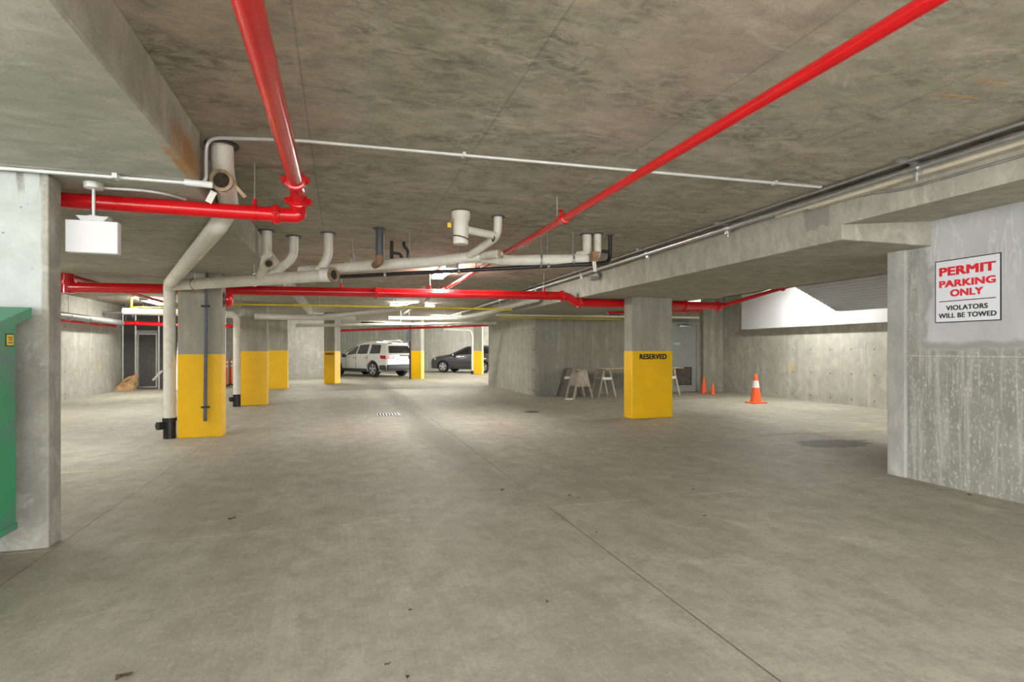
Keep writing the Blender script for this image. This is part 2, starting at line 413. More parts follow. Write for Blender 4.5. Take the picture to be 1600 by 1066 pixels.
# ================================================================== SETTING
ZS, ZN, ZF = 2.83, 2.50, 2.36        # slab, near beams, soffit of the right-hand beam
fl = struct(MB().box((-7.4, -14, -.30), (12.4, 38.2, -.014)).build('floor', 'joint', origin='world', smooth=False), 'concrete garage floor with recessed joints')
XC = [-7.4, -1.83, 1.68, 5.5, 12.4]; YC = [-14, 4.45, 9.78, 16.2, 22.6, 30, 38.2]; g = .005
for i in range(len(XC)-1):
    for j in range(len(YC)-1):
        gx = .005 if j == 0 else .0025
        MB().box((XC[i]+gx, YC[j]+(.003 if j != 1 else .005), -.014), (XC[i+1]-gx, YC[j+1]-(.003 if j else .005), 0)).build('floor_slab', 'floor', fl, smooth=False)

ce = struct(MB().box((-7.4, -3.4, ZS), (7.02, 38.2, 3.2)).build('ceiling', 'ceil', origin='world', smooth=False), 'board-marked concrete ceiling slab')
M['spray'] = plain('faded_orange_spray', (.52, .36, .22), .8, var=.2, scale=12)
for pts in ([(1208, 259), (1252, 243), (1304, 248)], [(1215, 256), (1262, 260)], [(1464, 148), (1527, 153)], [(1500, 155), (1600, 124)], [(1528, 127), (1570, 132)]):
    m = MB()
    for a_, b__ in zip(pts, pts[1:]): m.prism([atz(a_[0], a_[1], ZS)+Vector((0, -.012, 0)), atz(b__[0], b__[1], ZS)+Vector((0, -.012, 0)), atz(b__[0], b__[1], ZS)+Vector((0, .012, 0)), atz(a_[0], a_[1], ZS)+Vector((0, .012, 0))], (0, 0, -.0008))
    m.build('spray_mark', 'spray', ce, smooth=False)
def beam(m, label, mat='beam', name='ceiling_beam'): return struct(m.build(name, mat, origin='world', smooth=False), label)
beam(MB().box((7.02, 2, 3.02), (12.4, 38.2, 3.2)), 'raised concrete ceiling over the right bay', 'soft', 'ceiling')
beam(MB().box((6.9, 15.5, ZS-.005), (7.02, 38.2, 3.2)), 'edge of the lower slab', 'soft')
# left beam: a wide drop, then a narrow run over the columns
beam(MB().box((-7.4, -3.4, ZN), (-.93, 4.36, ZS), .012), 'wide concrete drop beam with a rust stain above the stub wall')
beam(MB().box((-7.4, 4.36, ZN), (-.99, 11.5, ZS), .012), 'wide concrete drop beam over the first yellow column')
beam(MB().box((-3.1, 11.5, ZN-.03), (-.97, 21.8, ZS), .012), 'concrete beam running over the row of yellow columns')
# right beam: near lip and the deep part over the reserved column
beam(MB().prism([(4.49, -3.4, ZN), (4.49, -3.4, ZS), (6.1, -3.4, ZS), (6.1, -3.4, ZN+.15)], (0, 7.54, 0)), 'shallow concrete edge beam above the sign wall')
beam(MB().box((4.49, 4.14, ZF), (7.02, 15.45, ZS), .012), 'deep concrete beam over the reserved column')
beam(MB().box((4.6, 15.45, ZF), (5.4, 22, ZS), .012), 'concrete beam beside the stair core')

struct(MB().box((-7.4, 4.5, 0), (-1.865, 4.68, ZN), .008).build('wall_near_left', 'wallnear', origin='world', smooth=False), 'stub wall of stained concrete behind the green bin')
wr = struct(MB().box((5.62, -3.4, 0), (5.88, 4.39, ZN+.13)).build('wall_near_right', 'wallsign', origin='world', smooth=False), 'mottled concrete wall carrying the permit sign')
MB().box((5.585, 4.39, 0), (5.895, 4.59, ZN), .012).build('end_pier', 'pier', wr, smooth=False)
struct(MB().box((-7.4, 4.68, 0), (-7.05, 28.2, ZS)).build('wall_left', 'wall', origin='world', smooth=False), 'pale concrete side wall with form joints')
struct(MB().box((-7.05, 28.0, 0), (-.55, 28.25, ZS)).build('wall_far_left', 'wall', origin='world', smooth=False), 'bright far concrete wall between yellow columns')
struct(MB().box((-.80, 28.25, 0), (-.55, 37.3, ZS)).build('wall_far_return', 'wall', origin='world', smooth=False))
struct(MB().box((-.80, 37.3, 0), (12.4, 37.55, 3.02)).build('wall_far', 'wallb', origin='world', smooth=False), 'far concrete wall behind the parked cars')
struct(MB().box((5.4, 15.7, 0), (5.65, 20.6, ZS)).build('wall_core_side', 'wall', origin='world', smooth=False), 'pale board-marked side of the stair core')
wb = struct(MB().box((5.4, 15.45, 0), (12.0, 15.7, ZS)).build('wall_back', 'wallb', origin='world', smooth=False), 'board-marked grey wall behind the sawhorses')
struct(MB().box((5.4, 20.6, 0), (12.0, 20.8, ZS)).build('wall_core_rear', 'wallb', origin='world', smooth=False))
wri = struct(MB().box((11.75, 4.0, 0), (12.0, 15.45, 3.02)).build('wall_right', 'wall', origin='world', smooth=False), 'concrete side wall below the white insulation board')
struct(MB().box((5.88, 4.0, 0), (11.75, 4.2, 3.02)).build('wall_bay_front', 'wall', origin='world', smooth=False))
MB().box((11.0, 15.3, 0), (11.74, 15.45, 3.0), .01).build('corner_pier', 'wallb', wb, smooth=False)

# door in the back wall
dr = struct(MB().box((9.86, 15.40, .03), (10.80, 15.445, 2.12)).build('door_1', 'doorgrey', origin='world', smooth=False), 'grey steel door with a low louvre vent')
fm = MB(); fm.box((9.78, 15.37, 0), (9.86, 15.448, 2.2)); fm.box((10.80, 15.37, 0), (10.88, 15.448, 2.2)); fm.box((9.86, 15.37, 2.12), (10.80, 15.448, 2.2)); fm.build('door_frame', 'doorgrey', dr, smooth=False)
cl = MB(); cl.box((10.18, 15.33, 2.06), (10.62, 15.40, 2.115), .01); cl.bar((10.3, 15.34, 2.11), (10.05, 15.2, 2.15), .02, .02); cl.bar((10.05, 15.2, 2.15), (10.5, 15.34, 2.16), .02, .02); cl.build('door_closer', 'steel', dr)
lv = MB(); lv.box((10.05, 15.385, .24), (10.62, 15.40, .80)); lf = lv.build('louvre_vent', 'black', dr, smooth=False)
for k in range(9):
    z = .28+k*.055
    MB().prism([(10.09, 15.383, z), (10.58, 15.383, z), (10.58, 15.365, z+.035), (10.09, 15.365, z+.035)], (0, .006, .004)).build('louvre_slat', 'dwood', lf, smooth=False)
fr2 = MB(); fr2.box((10.02, 15.37, .21), (10.65, 15.399, .24)); fr2.box((10.02, 15.37, .80), (10.65, 15.399, .83)); fr2.box((10.02, 15.37, .24), (10.05, 15.399, .80)); fr2.box((10.62, 15.37, .24), (10.65, 15.399, .80)); fr2.build('louvre_frame', 'dsteel', lf, smooth=False)
pl = MB(); pl.box((9.98, 15.392, 1.5), (10.22, 15.40, 1.57)).build('door_plate', 'steel', dr, smooth=False)

# painted bay lines
def bay_line(a, b, y, label, y2=None):
    y2 = y if y2 is None else y2
    m = MB(); m.add([(a, y-.05, .0015), (b, y2-.05, .0015), (b, y2+.05, .0015), (a, y+.05, .0015), (a, y-.05, .0005), (b, y2-.05, .0005), (b, y2+.05, .0005), (a, y+.05, .0005)], [(0,1,2,3),(7,6,5,4),(0,4,5,1),(1,5,6,2),(2,6,7,3),(3,7,4,0)])
    return tag(m.build('bay_line', 'line', smooth=False), label, 'line', 'painted bay lines')
bay_line(-6.9, -1.86, 7.22, 'faded yellow bay line behind the near stub wall')
bay_line(5.53, 11.6, 7.25, 'faded bay line beside the damp patch')
bay_line(5.2, 11.6, 12.6, 'faded bay line behind the reserved column', 13.3)

# ================================================================== COLUMNS
def column(x0, x1, y0, y1, top, label, rot=0.0, yh=1.31, word=None, notes=()):
    cx, cy = (x0+x1)/2, (y0+y1)/2
    t = thing('concrete_column', label, 'column', (cx, cy, 0), 'columns with yellow bases')
    MB().box((x0, y0, 0), (x1, y1, top), .012, rot, (cx, cy, 0)).build('shaft', 'col', t, smooth=False)
    b_ = MB().box((x0-.003, y0-.003, .0), (x1+.003, y1+.003, yh), .012, rot, (cx, cy, 0)).build('yellow_base', 'yellow', t, smooth=False)
    if word:
        vs, fs = text_mesh(word, min(.60, (x1-x0)*.78), .105 if x1-x0 > .6 else .09, .055, .002)
        R = Matrix.Rotation(rot, 3, 'Z'); off = R @ Vector(((x1-x0)*.02, -(y1-y0)/2-.003, 0))
        m = MB(); m.add([R @ p + off + Vector((cx, cy, yh-.165)) for p in vs], fs)
        m.build('stencil_lettering', 'stencil', b_, smooth=False)
    return t
colA = column(-2.34, -1.74, 9.55, 9.87, ZN, 'concrete column with yellow base and a black pipe down its face', yh=1.27)
colB = column(-2.28, -1.71, 14.8, 15.12, ZN-.03, 'concrete column with yellow base next to a white drain with black foot')
colC = column(-2.40, -1.76, 20.98, 21.3, ZN-.03, 'yellow based column with water stains before the bright far wall', yh=1.33)
colR = column(5.38, 6.27, 9.72, 10.04, ZF, 'wide column lettered RESERVED on its yellow base', yh=1.315, word='RESERVED')
colD = column(-.55, -.08, 23.45, 23.90, ZS, 'yellow based column covering the nose of the white SUV', rot=math.radians(-28), word='RESERVED')
colE = column(3.22, 3.70, 26.3, 26.75, ZS, 'yellow based column at the tail of the white SUV', rot=math.radians(-25))
colF = column(7.18, 7.66, 30.6, 31.05, 3.02, 'yellow based column in front of the grey car', rot=math.radians(-25))

# pipe down the face of column A, and its bell
t = thing('black_drain_pipe', 'thin black pipe strapped to the face of a yellow column', 'pipe', (-1.98, 9.5, .25))
x = aty(320, 600, 9.5).x
MB().tube([(x, 9.515, .25), (x+.02, 9.515, 2.38), (x+.02, 9.515, ZN)], .025).build('pipe', 'dgrey', t)
for z in (.45, 1.98): MB().box((x-.05, 9.485, z), (x+.06, 9.55, z+.025)).build('strap', 'black', t, smooth=False)
bl = aty(354, 468, 9.72); t = thing('alarm_bell', 'round red fire alarm bell on the side of a yellow column', 'bell', (-1.74, 9.72, bl.z))
MB().lathe((-1.74, 9.72, bl.z), (1, 0, 0), [(.05, 0), (.055, .04), (.03, .05)], 18).build('mount', 'dsteel', t)
MB().lathe((-1.70, 9.72, bl.z), (1, 0, 0), [(.115, 0), (.122, .012), (.118, .04), (.10, .07), (.06, .088), (.015, .094)], 28).build('gong', 'red', t)

# ================================================================== LAMPS
def lamp(c, L, axis, label, z=ZS):
    c = Vector(c); t = thing('strip_light', label, 'light', (c.x, c.y, z-.10), 'fluorescent strip lights')
    hx, hy = (L/2, .11) if axis == 'x' else (.11, L/2)
    MB().box((c.x-hx, c.y-hy, z-.045), (c.x+hx, c.y+hy, z), .006).build('housing', 'white', t, smooth=False)
    MB().box((c.x-hx*.985 if axis == 'x' else c.x-.095, c.y-hy*.985 if axis == 'y' else c.y-.095, z-.10), (c.x+hx*.985 if axis == 'x' else c.x+.095, c.y+hy*.985 if axis == 'y' else c.y+.095, z-.045), .015).build('diffuser', 'lamp', t, smooth=False)
    for s_ in (-1, 1):
        e = Vector((s_*hx, 0, 0)) if axis == 'x' else Vector((0, s_*hy, 0)); q = c+e
        MB().box((q.x-(.01 if axis == 'x' else .115), q.y-(.01 if axis == 'y' else .115), z-.105), (q.x+(.01 if axis == 'x' else .115), q.y+(.01 if axis == 'y' else .115), z)).build('end_cap', 'white', t, smooth=False)
    return t
lamp((1.82, 10.25, 0), 1.5, 'y', 'bright strip light between the ceiling drains and the red branch pipe')
lamp((-5.3, 19.0, 0), 1.6, 'y', 'bright strip light in the left bay before the mesh cage')
lamp((4.4, 24.3, 0), 1.4, 'x', 'bright strip light above the lane before the parked cars')
lamp((2.2, 18.2, 0), 1.4, 'x', 'strip light glowing above the far drain pipes')
lamp((10.3, 11.2, 0), 1.5, 'y', 'strip light hidden behind the deep beam by the insulation board', 3.02)
lamp((-5.0, 13.6, 0), 1.4, 'y', 'strip light above the left parking bay behind the stub wall')
lamp((2.4, 31.0, 0), 1.4, 'x', 'strip light above the white SUV')
lamp((8.2, 27.0, 0), 1.4, 'x', 'strip light beyond the stair core', 3.02)
lamp((-1.3, 25.6, 0), 1.4, 'x', 'strip light before the bright far wall')
lamp((7.6, 34.0, 0), 1.4, 'x', 'strip light above the grey car', 3.02)
lamp((10.5, 6.3, 0), 1.4, 'y', 'added fill light in the bay behind the sign wall', 3.02)  # unseen lamp, added to brighten the right bay floor
lamp((-4.9, 8.0, 0), 1.4, 'y', 'added fill light under the drop beam behind the stub wall', ZN)  # out of view, added to light the left bay floor
lamp((1.9, -2.4, 0), 1.4, 'x', 'unseen fill light added over the entrance lane')  # behind the camera, added to brighten the foreground

# ================================================================== RED SPRINKLER PIPES
def coupling(m, c, axis, r):                      # grooved coupling with two bolt ears
    c = Vector(c); ax = Vector(axis).normalized()
    m.lathe(c-ax*.032, ax, [(r*1.0, 0), (r*1.28, .004), (r*1.28, .02), (r*1.38, .026), (r*1.38, .038), (r*1.28, .044), (r*1.28, .060), (r*1.0, .064)], 22)
    side = ax.cross(Vector((0, 0, 1)));
    if side.length < .1: side = Vector((1, 0, 0))
    side.normalize(); o = ax.cross(side)
    for s_ in (-1, 1):
        q = c+side*s_*r*1.5
        m.tube([q-o*r*.45, q+o*r*.45], r*.2, 8)
        m.lathe(q-ax*.024, ax, [(r*.28, 0), (r*.28, .048)], 8)
def hanger(m, p, r, top):                         # band round the pipe and a rod to the slab
    p = Vector(p)
    m.tube([(p.x, p.y, p.z+r), (p.x, p.y, top)], .006, 6)
def band(m, p, axis, r):
    m.ring(Vector(p)-Vector(axis).normalized()*.012, axis, r*1.0, r*1.12, .024, 16)
    m.tube([Vector(p)+Vector((0, 0, r)), Vector(p)+Vector((0, 0, r*1.9))], r*.28, 8)

# RP1: large main overhead on the left, elbow, then behind the stub wall
r = .058; zl = 2.425
pA = Vector((-.325, -3.3, 2.60)); pB = Vector((-.325, 4.52, 2.60)); yl = 4.93
t = thing('sprinkler_main', 'thick red main overhead turning behind the white hanging box', 'pipe', (-.325, 2, 2.5))
MB().tube([pA, pB], r, 22).build('pipe', 'red', t)
MB().tube([(-.46, yl, zl), (-3.4, yl, zl+.005)], r, 22).build('pipe', 'red', t)
MB().tube([pB, (-.325, 4.72, 2.60), (-.325, 4.86, 2.52)], r*1.02, 22, .1).build('elbow', 'red', t)
MB().tube([(-.325, 4.84, 2.53), (-.325, yl, 2.46), (-.34, yl, zl), (-.48, yl, zl)], r*1.03, 22, .11).build('elbow', 'red', t)
for c, ax in ((pB, (0, 1, 0)), ((-.325, 4.85, 2.525), (0, .75, -.6)), ((-.50, yl, zl), (1, 0, 0))):
    m = MB(); coupling(m, c, ax, r); m.build('coupling', 'red', t)
for px_ in (-.66, -2.2):
    m = MB(); band(m, (px_, yl, zl), (1, 0, 0), r); m.build('clamp', 'red', t)
    m = MB(); hanger(m, (px_, yl, zl), r*1.8, ZS if px_ > -.99 else ZN); m.build('hanger_rod', 'rod', t)
for y_ in (1.2, ):
    m = MB(); band(m, (-.325, y_, 2.6), (0, 1, 0), r); m.build('clamp', 'red', t)
    m = MB(); hanger(m, (-.325, y_, 2.6), r*1.8, ZS); m.build('hanger_rod', 'rod', t)

# RP2: long branch running down the lane
r = .034; t = thing('sprinkler_branch', 'long red branch pipe running down the lane under the ceiling', 'pipe', (2.03, 8, 2.5))
MB().tube([(2.0, -3.2, 2.57), (2.05, 12.6, 2.57)], r, 18).build('pipe', 'red', t)
MB().tube([(2.05, 12.6, 2.57), (2.07, 23.4, 2.57)], r*.85, 14).build('pipe', 'wrap', t)
for y_ in (4.95, 11.4, 12.5):
    m = MB(); coupling(m, (2.03, y_, 2.57), (0, 1, 0), r*1.1); m.build('coupling', 'red', t)
for y_ in (1.35, 5.15, 8.6, 12.2, 16.5, 20.5):
    m = MB(); band(m, (2.03, y_, 2.57), (0, 1, 0), r); m.build('clamp', 'red', t)
    m = MB(); hanger(m, (2.03, y_, 2.57), r*1.8, ZS); m.build('hanger_rod', 'rod', t)
for y_ in (5.05, 11.8):
    m = MB(); m.tube([(2.03, y_, 2.57), (2.03, y_, 2.67)], .012, 8); m.lathe((2.03, y_, 2.66), (0, 0, 1), [(.012, 0), (.03, .01), (.03, .014), (.006, .02)], 12); m.build('sprinkler_head', 'red', t)

# RP3: cross main
def rz(u, v, y=10.28): return aty(u, v, y)
r = .080; p0 = rz(104, 449); p1 = rz(878, 462.5); p2 = rz(905, 472); p3 = rz(985, 473.5); p4 = rz(1128, 475)
t = thing('sprinkler_cross_main', 'thick red main crossing the garage behind the reserved column', 'pipe', (2, 10.75, 2.3))
p2.z = min(p2.z, ZF-.09); p3.z = p2.z; p4.z = p2.z+.01
MB().tube([p0, p1], r, 20).build('pipe', 'red', t)
MB().tube([p1, (p1.x+.14, p1.y, p1.z-.02), (p2.x-.1, p2.y, p2.z+.02), p2], r*1.03, 20, .1).build('offset', 'red', t)
MB().tube([p2, p3, p4], r, 20).build('pipe', 'red', t)
for c in (p1, p2, p1.lerp(p0, .435), p4.lerp(p3, .42), p4.lerp(p3, .05)):
    m = MB(); coupling(m, c, (1, 0, 0), r); m.build('coupling', 'red', t)
for u in (533, 672, 850):
    q = p0.lerp(p1, (aty(u, 460, 10.28).x-p0.x)/(p1.x-p0.x)); m = MB(); band(m, q, (1, 0, 0), r); m.build('clamp', 'red', t)
    m = MB(); hanger(m, q, r*1.6, ZS); m.build('hanger_rod', 'rod', t)
q = p0; m = MB(); m.tube([q+Vector((0, 0, -.09)), q+Vector((0, 0, .2))], r*1.15, 18); coupling(m, q+Vector((0, 0, .07)), (0, 0, 1), r*1.15); m.build('tee', 'red', t)
# side branch in the right bay, towards the camera
r2 = .04; qs = Vector((p4.x, p4.y, p4.z)); qe = Vector((8.85, 8.2, 2.80)); qd = qe-qs
MB().tube([qs, qe], r2, 14).build('branch', 'red', t)
q = qs+qd*.55; m = MB(); coupling(m, q, qd, r2*1.2); m.build('coupling', 'red', t)
for k in (.38, .55):
    q = qs+qd*k; m = MB(); hanger(m, q, r2, 3.02); m.build('hanger_rod', 'rod', t)
MB().tube([(p4.x-2.2, 11.3, p4.z-.12), (p4.x+.1, 11.1, p4.z-.05)], .028, 12).build('branch', 'red', t)
# branch down the left bay
MB().tube([p0+Vector((0, .0, .17)), (p0.x+.02, 20.5, p0.z+.19)], .035, 12).build('branch', 'red', t)
m = MB(); hanger(m, (p0.x, 13, p0.z+.18), .03, ZS); m.build('hanger_rod', 'rod', t); m = MB(); hanger(m, (p0.x, 16, p0.z+.18), .03, ZS); m.build('hanger_rod', 'rod', t)

# far red pipes
a, b_ = aty(528, 517, 25.0), aty(770, 508, 22.6); t = thing('red_pipe', 'red pipe crossing above the roof of the white SUV', 'pipe', (2, 24, 2.2))
MB().tube([a, b_], .05, 14).build('pipe', 'red', t)
for k in (.04, .42, .7):
    q = a.lerp(b_, k); m = MB(); coupling(m, q, (1, -.3, 0), .055); m.build('coupling', 'red', t); m = MB(); hanger(m, q, .05, ZS); m.build('hanger_rod', 'rod', t)
a, b_ = aty(214, 505.5, 20.6), aty(300, 509, 20.6); t = thing('red_pipe', 'red pipe across the top of the mesh cage', 'pipe', a)
MB().tube([(-7.0, 20.6, a.z+.02), a, b_, (b_.x+2.2, 20.6, b_.z-.01)], .06, 14).build('pipe', 'red', t)
m = MB(); coupling(m, a, (1, 0, 0), .065); m.build('coupling', 'red', t)
m = MB(); hanger(m, b_, .06, ZS); m.build('hanger_rod', 'rod', t); m = MB(); hanger(m, a-Vector((.3, 0, 0)), .06, ZS); m.build('hanger_rod', 'rod', t)

# ================================================================== WHITE DRAINS
def stub_collar(m, p, r): m.lathe((p.x, p.y, ZS-.012), (0, 0, 1), [(r*1.55, 0), (r*1.6, .006), (r*1.5, .014)], 18)
def open_end(t, p, axis, r):                      # cut pipe end that shows a brown rim and a dark bore
    m = MB(); m.ring(p, axis, r*.72, r*1.03, .035, 20); m.build('cut_rim', 'rim', t)
    m = MB(); m.lathe(Vector(p)+Vector(axis).normalized()*.004, axis, [(r*.73, 0), (r*.73, .006)], 18); m.build('bore', 'hole', t)

tocam = lambda p: (Vector((0, 0, H))-Vector(p)).normalized()
t = thing('drain_pipe', 'large white drain with open wye dropping to the floor by a yellow column', 'pipe', (-2.52, 9.62, 0))
s1 = atz(347, 226, ZS); r = .075
w1 = atd(347, 283, 4.08); w2 = atd(358, 322, 4.85); e1 = atd(342, 352, 4.85); e2 = atd(266, 442, 8.2)
foot = atz(265, 681, 0); foot.y = 9.62; foot.x = aty(265, 600, 9.62).x
MB().tube([s1, Vector((s1.x, s1.y+.02, 2.66)), w2, e1, e1.lerp(e2, .35)], .078, 20, .14).build('upper_bend', 'white_pvc', t)
MB().tube([e1.lerp(e2, .34), e2], .080, 20).build('sloping_run', 'white_pvc', t)
MB().tube([Vector((s1.x+.01, s1.y+.12, 2.56)), w1], .074, 20).build('wye_branch', 'white_pvc', t)
open_end(t, w1, w1-Vector((s1.x+.01, s1.y+.12, 2.56)), .076)
m = MB(); stub_collar(m, s1, .075); m.build('ceiling_collar', 'black', t)
m = MB(); q = w1; m.bar(q+Vector((.07, 0, -.01)), q+Vector((.15, .02, -.10)), .025, .006); m.build('torn_wrap', 'rim', t)
m = MB(); m.bar(q+Vector((-.06, .04, -.07)), q+Vector((-.10, .05, -.15)), .045, .006); m.build('torn_wrap', 'wrap', t)
vt = Vector((foot.x, 9.62, e2.z-.02))
MB().tube([e2.lerp(e1, .04), e2, vt, (foot.x, 9.62, .30)], .083, 20, .1).build('downpipe', 'white_pvc', t)
m = MB(); m.tube([(foot.x, 9.62, .30), (foot.x, 9.62, .0)], .085, 18); m.tube([(foot.x, 9.62, .20), (foot.x-.13, 9.5, .20)], .06, 14); m.lathe((foot.x, 9.62, .26), (0, 0, 1), [(.098, 0), (.098, .05)], 18); m.build('foot_fitting', 'black', t)
m = MB(); m.bar((foot.x-.08, 9.55, 1.02), (foot.x-.19, 9.5, .88), .03, .006); m.build('torn_wrap', 'wrap', t)

def ph(u, v, D): return atd(u, v, D)
m0 = ph(272, 446, 8.3); m1 = ph(400, 438, 7.6); m2 = ph(515, 430, 7.15)
t2 = thing('drain_pipe', 'white drain run with open ends and three ceiling stubs above a yellow column', 'pipe', m1)
MB().tube([m0, m1, m2], .078, 20).build('main_run', 'white_pvc', t2)
open_end(t2, m2+Vector((.035, -.035, 0)), (.72, -.7, 0), .088)
m = MB(); m.tube([m2+Vector((-.11, .02, 0)), m2, m2+Vector((.04, -.04, 0))], .09, 20); m.build('end_socket', 'white_pvc', t2)
for (u, v), dest, kink in (((417, 360), m1.lerp(m2, .05), ph(417, 405, 7.2)), ((459, 369), m1.lerp(m2, .12), ph(459, 405, 7.5)), ((513, 364), m1.lerp(m2, .80), ph(513, 405, 7.2))):
    s_ = atz(u, v, ZS); k_ = Vector((s_.x, s_.y, kink.z))
    MB().tube([s_, k_, dest], .058, 18, .16).build('ceiling_stub', 'white_pvc', t2)
    m = MB(); stub_collar(m, s_, .065); m.build('ceiling_collar', 'dgrey', t2)
q = ph(420, 412, 7.0); MB().tube([ph(423, 406, 7.2), q], .055, 16).build('wye_branch', 'white_pvc', t2); open_end(t2, q, tocam(q), .055)
for k in (.15, .55):
    q = m0.lerp(m2, k); m = MB(); m.ring(q-Vector((.012, 0, 0)), (1, -.4, 0), .08, .09, .03); hanger(m, q, .085, ZN if q.x < -.97 else ZS); m.build('hanger', 'dsteel', t2)
n0 = ph(470, 424, 7.75); n1 = ph(596, 414, 7.3); n2 = ph(688, 408, 7.05); n3 = ph(752, 400, 6.85); n4 = ph(800, 407, 7.0); n5 = ph(918, 405, 7.25)
t3 = thing('drain_pipe', 'white drain run crossing behind the red branch pipe to the beam', 'pipe', n2)
MB().tube([n0, n1, n2, n3], .070, 20, .2).build('main_run', 'white_pvc', t3)
MB().tube([n3.lerp(n2, .2), n4, n5], .066, 20, .1).build('main_run', 'white_pvc', t3)
s_ = atz(778, 338, ZS); e = ph(776, 376, 6.45)
MB().tube([s_, Vector((s_.x, s_.y, e.z+.03)), n3.lerp(n2, .35)], .047, 18, .12).build('ceiling_stub', 'white_pvc', t3)
m = MB(); stub_collar(m, s_, .052); m.build('ceiling_collar', 'dgrey', t3)
q = ph(780, 397, 6.45); MB().tube([n3, q], .050, 16).build('wye_branch', 'white_pvc', t3); open_end(t3, q, (.8, -.5, 0), .05)
# thick bucket-like trap with a rusty arm
s8 = atz(720, 330, ZS)
m = MB(); m.lathe((s8.x, s8.y, ZS-.36), (0, 0, 1), [(.078, 0), (.082, .01), (.082, .24), (.098, .27), (.105, .36)], 22); tp = m.build('trap_canister', 'white_pvc', t3)
m = MB(); stub_collar(m, s8, .07); m.build('ceiling_collar', 'dgrey', t3)
MB().tube([(s8.x+.07, s8.y, ZS-.2), (s_.x-.03, s_.y, s_.z-.22)], .043, 16).build('arm', 'wrap', t3)
m = MB(); m.ring((s8.x, s8.y, ZS-.30), (.25, 0, 1), 0.083, .089, .012, 24); m.build('wire_tie', 'black', t3); m = MB(); m.ring((s_.x-.06, s_.y, s_.z-.24), (1, 0, 0), .044, .05, .012); m.build('wire_tie', 'black', t3)
m = MB(); m.box((s8.x-.15, s8.y-.03, ZS-.19), (s8.x-.11, s8.y-.02, ZS-.14)); m.build('paper_tag', 'sticker', t3, smooth=False)
m = MB(); m.tube([(s8.x-.13, s8.y-.025, ZS-.14), (s8.x-.09, s8.y-.03, ZS-.10), (s8.x-.07, s8.y, ZS-.10)], .012, 8); m.build('tag_hook', 'rim', t3)
# right end: stubs into the run
for (u, v), D, rr in (((917, 366), 7.25, .058), ((934, 365), 7.2, .046)):
    s_ = atz(u, v, ZS); MB().tube([s_, Vector((s_.x, s_.y, ZS-.26)), ph(u-14 if rr > .05 else u-2, 400, D)], rr, 16, .12).build('ceiling_stub', 'white_pvc', t3)
    m = MB(); stub_collar(m, s_, rr); m.build('ceiling_collar', 'dgrey', t3)
m = MB(); q = ph(930, 400, 7.1); m.box((q.x-.05, q.y-.03, q.z-.07), (q.x+.03, q.y+.02, q.z+.05)); m.build('rust_patch', 'rustp', t3, smooth=False)
m = MB(); m.bar(q+Vector((-.02, 0, -.05)), q+Vector((.0, 0, -.2)), .05, .006); m.build('torn_wrap', 'wrap', t3)
s5 = atz(593, 357, ZS); k5 = ph(593, 402, 7.0)
MB().tube([s5, (s5.x, s5.y, 2.47)], .045, 16).build('grey_stub', 'dgrey', t3)
MB().tube([(s5.x, s5.y, 2.50), (s5.x, s5.y, 2.42), n1.lerp(n0, .08)], .047, 16, .1).build('rusty_elbow', 'rustp', t3)
m = MB(); stub_collar(m, s5, .05); m.build('ceiling_collar', 'dgrey', t3)
for k, (u, D) in enumerate(((551, 7.5), (640, 7.2), (715, 7.0), (845, 7.1), (895, 7.2))):
    q = ph(u, 408, D); m = MB(); m.ring(Vector((q.x, q.y, q.z))-Vector((.012, 0, 0)), (1, -.2, 0), .074, .084, .024); hanger(m, q, .07, ZS); m.build('hanger', 'dsteel', t3)
# black pipes
t = thing('black_drain_pipe', 'slim black pipe slung under the white drains with a bend up to the slab', 'pipe', ph(700, 424, 7.1))
s12 = atz(953, 367, ZS); be = ph(954, 404, 7.2)
MB().tube([ph(525, 433, 7.5), ph(700, 424, 7.15), ph(935, 412, 7.15), Vector((s12.x, s12.y, be.z-.03)), s12], .026, 14, .12).build('pipe', 'black', t)
m = MB(); stub_collar(m, s12, .035); m.build('ceiling_collar', 'dgrey', t)
for u, v, D in ((600, 430, 7.3), (715, 424, 7.1), (855, 416, 7.1)):
    q = ph(u, v, D); m = MB(); m.ring(q, (1, -.2, 0), .027, .034, .03); hanger(m, q, .026, ZS); m.build('hanger', 'dsteel', t)
q = ph(945, 392, 7.15); MB().tube([(s12.x, s12.y, q.z+.02), (q.x-.03, s12.y, q.z+.02), (q.x-.05, s12.y, q.z-.02)], .022, 12, .05).build('side_arm', 'black', t)
t = thing('black_trap', 'black pipe trap with double bend under the slab', 'pipe', atz(620, 378, ZS))
a = atz(612, 377, ZS); b_ = atz(631, 378, ZS)
MB().tube([a, (a.x, a.y, ZS-.27)], .024, 12).build('stem', 'black', t)
MB().tube([b_, (b_.x, b_.y, ZS-.06), (b_.x+.06, b_.y, ZS-.12), (b_.x+.06, b_.y, ZS-.24), (b_.x-.03, b_.y, ZS-.26), (b_.x-.04, b_.y, ZS-.17), (a.x, a.y, ZS-.16)], .021, 12, .05).build('trap_bend', 'black', t)

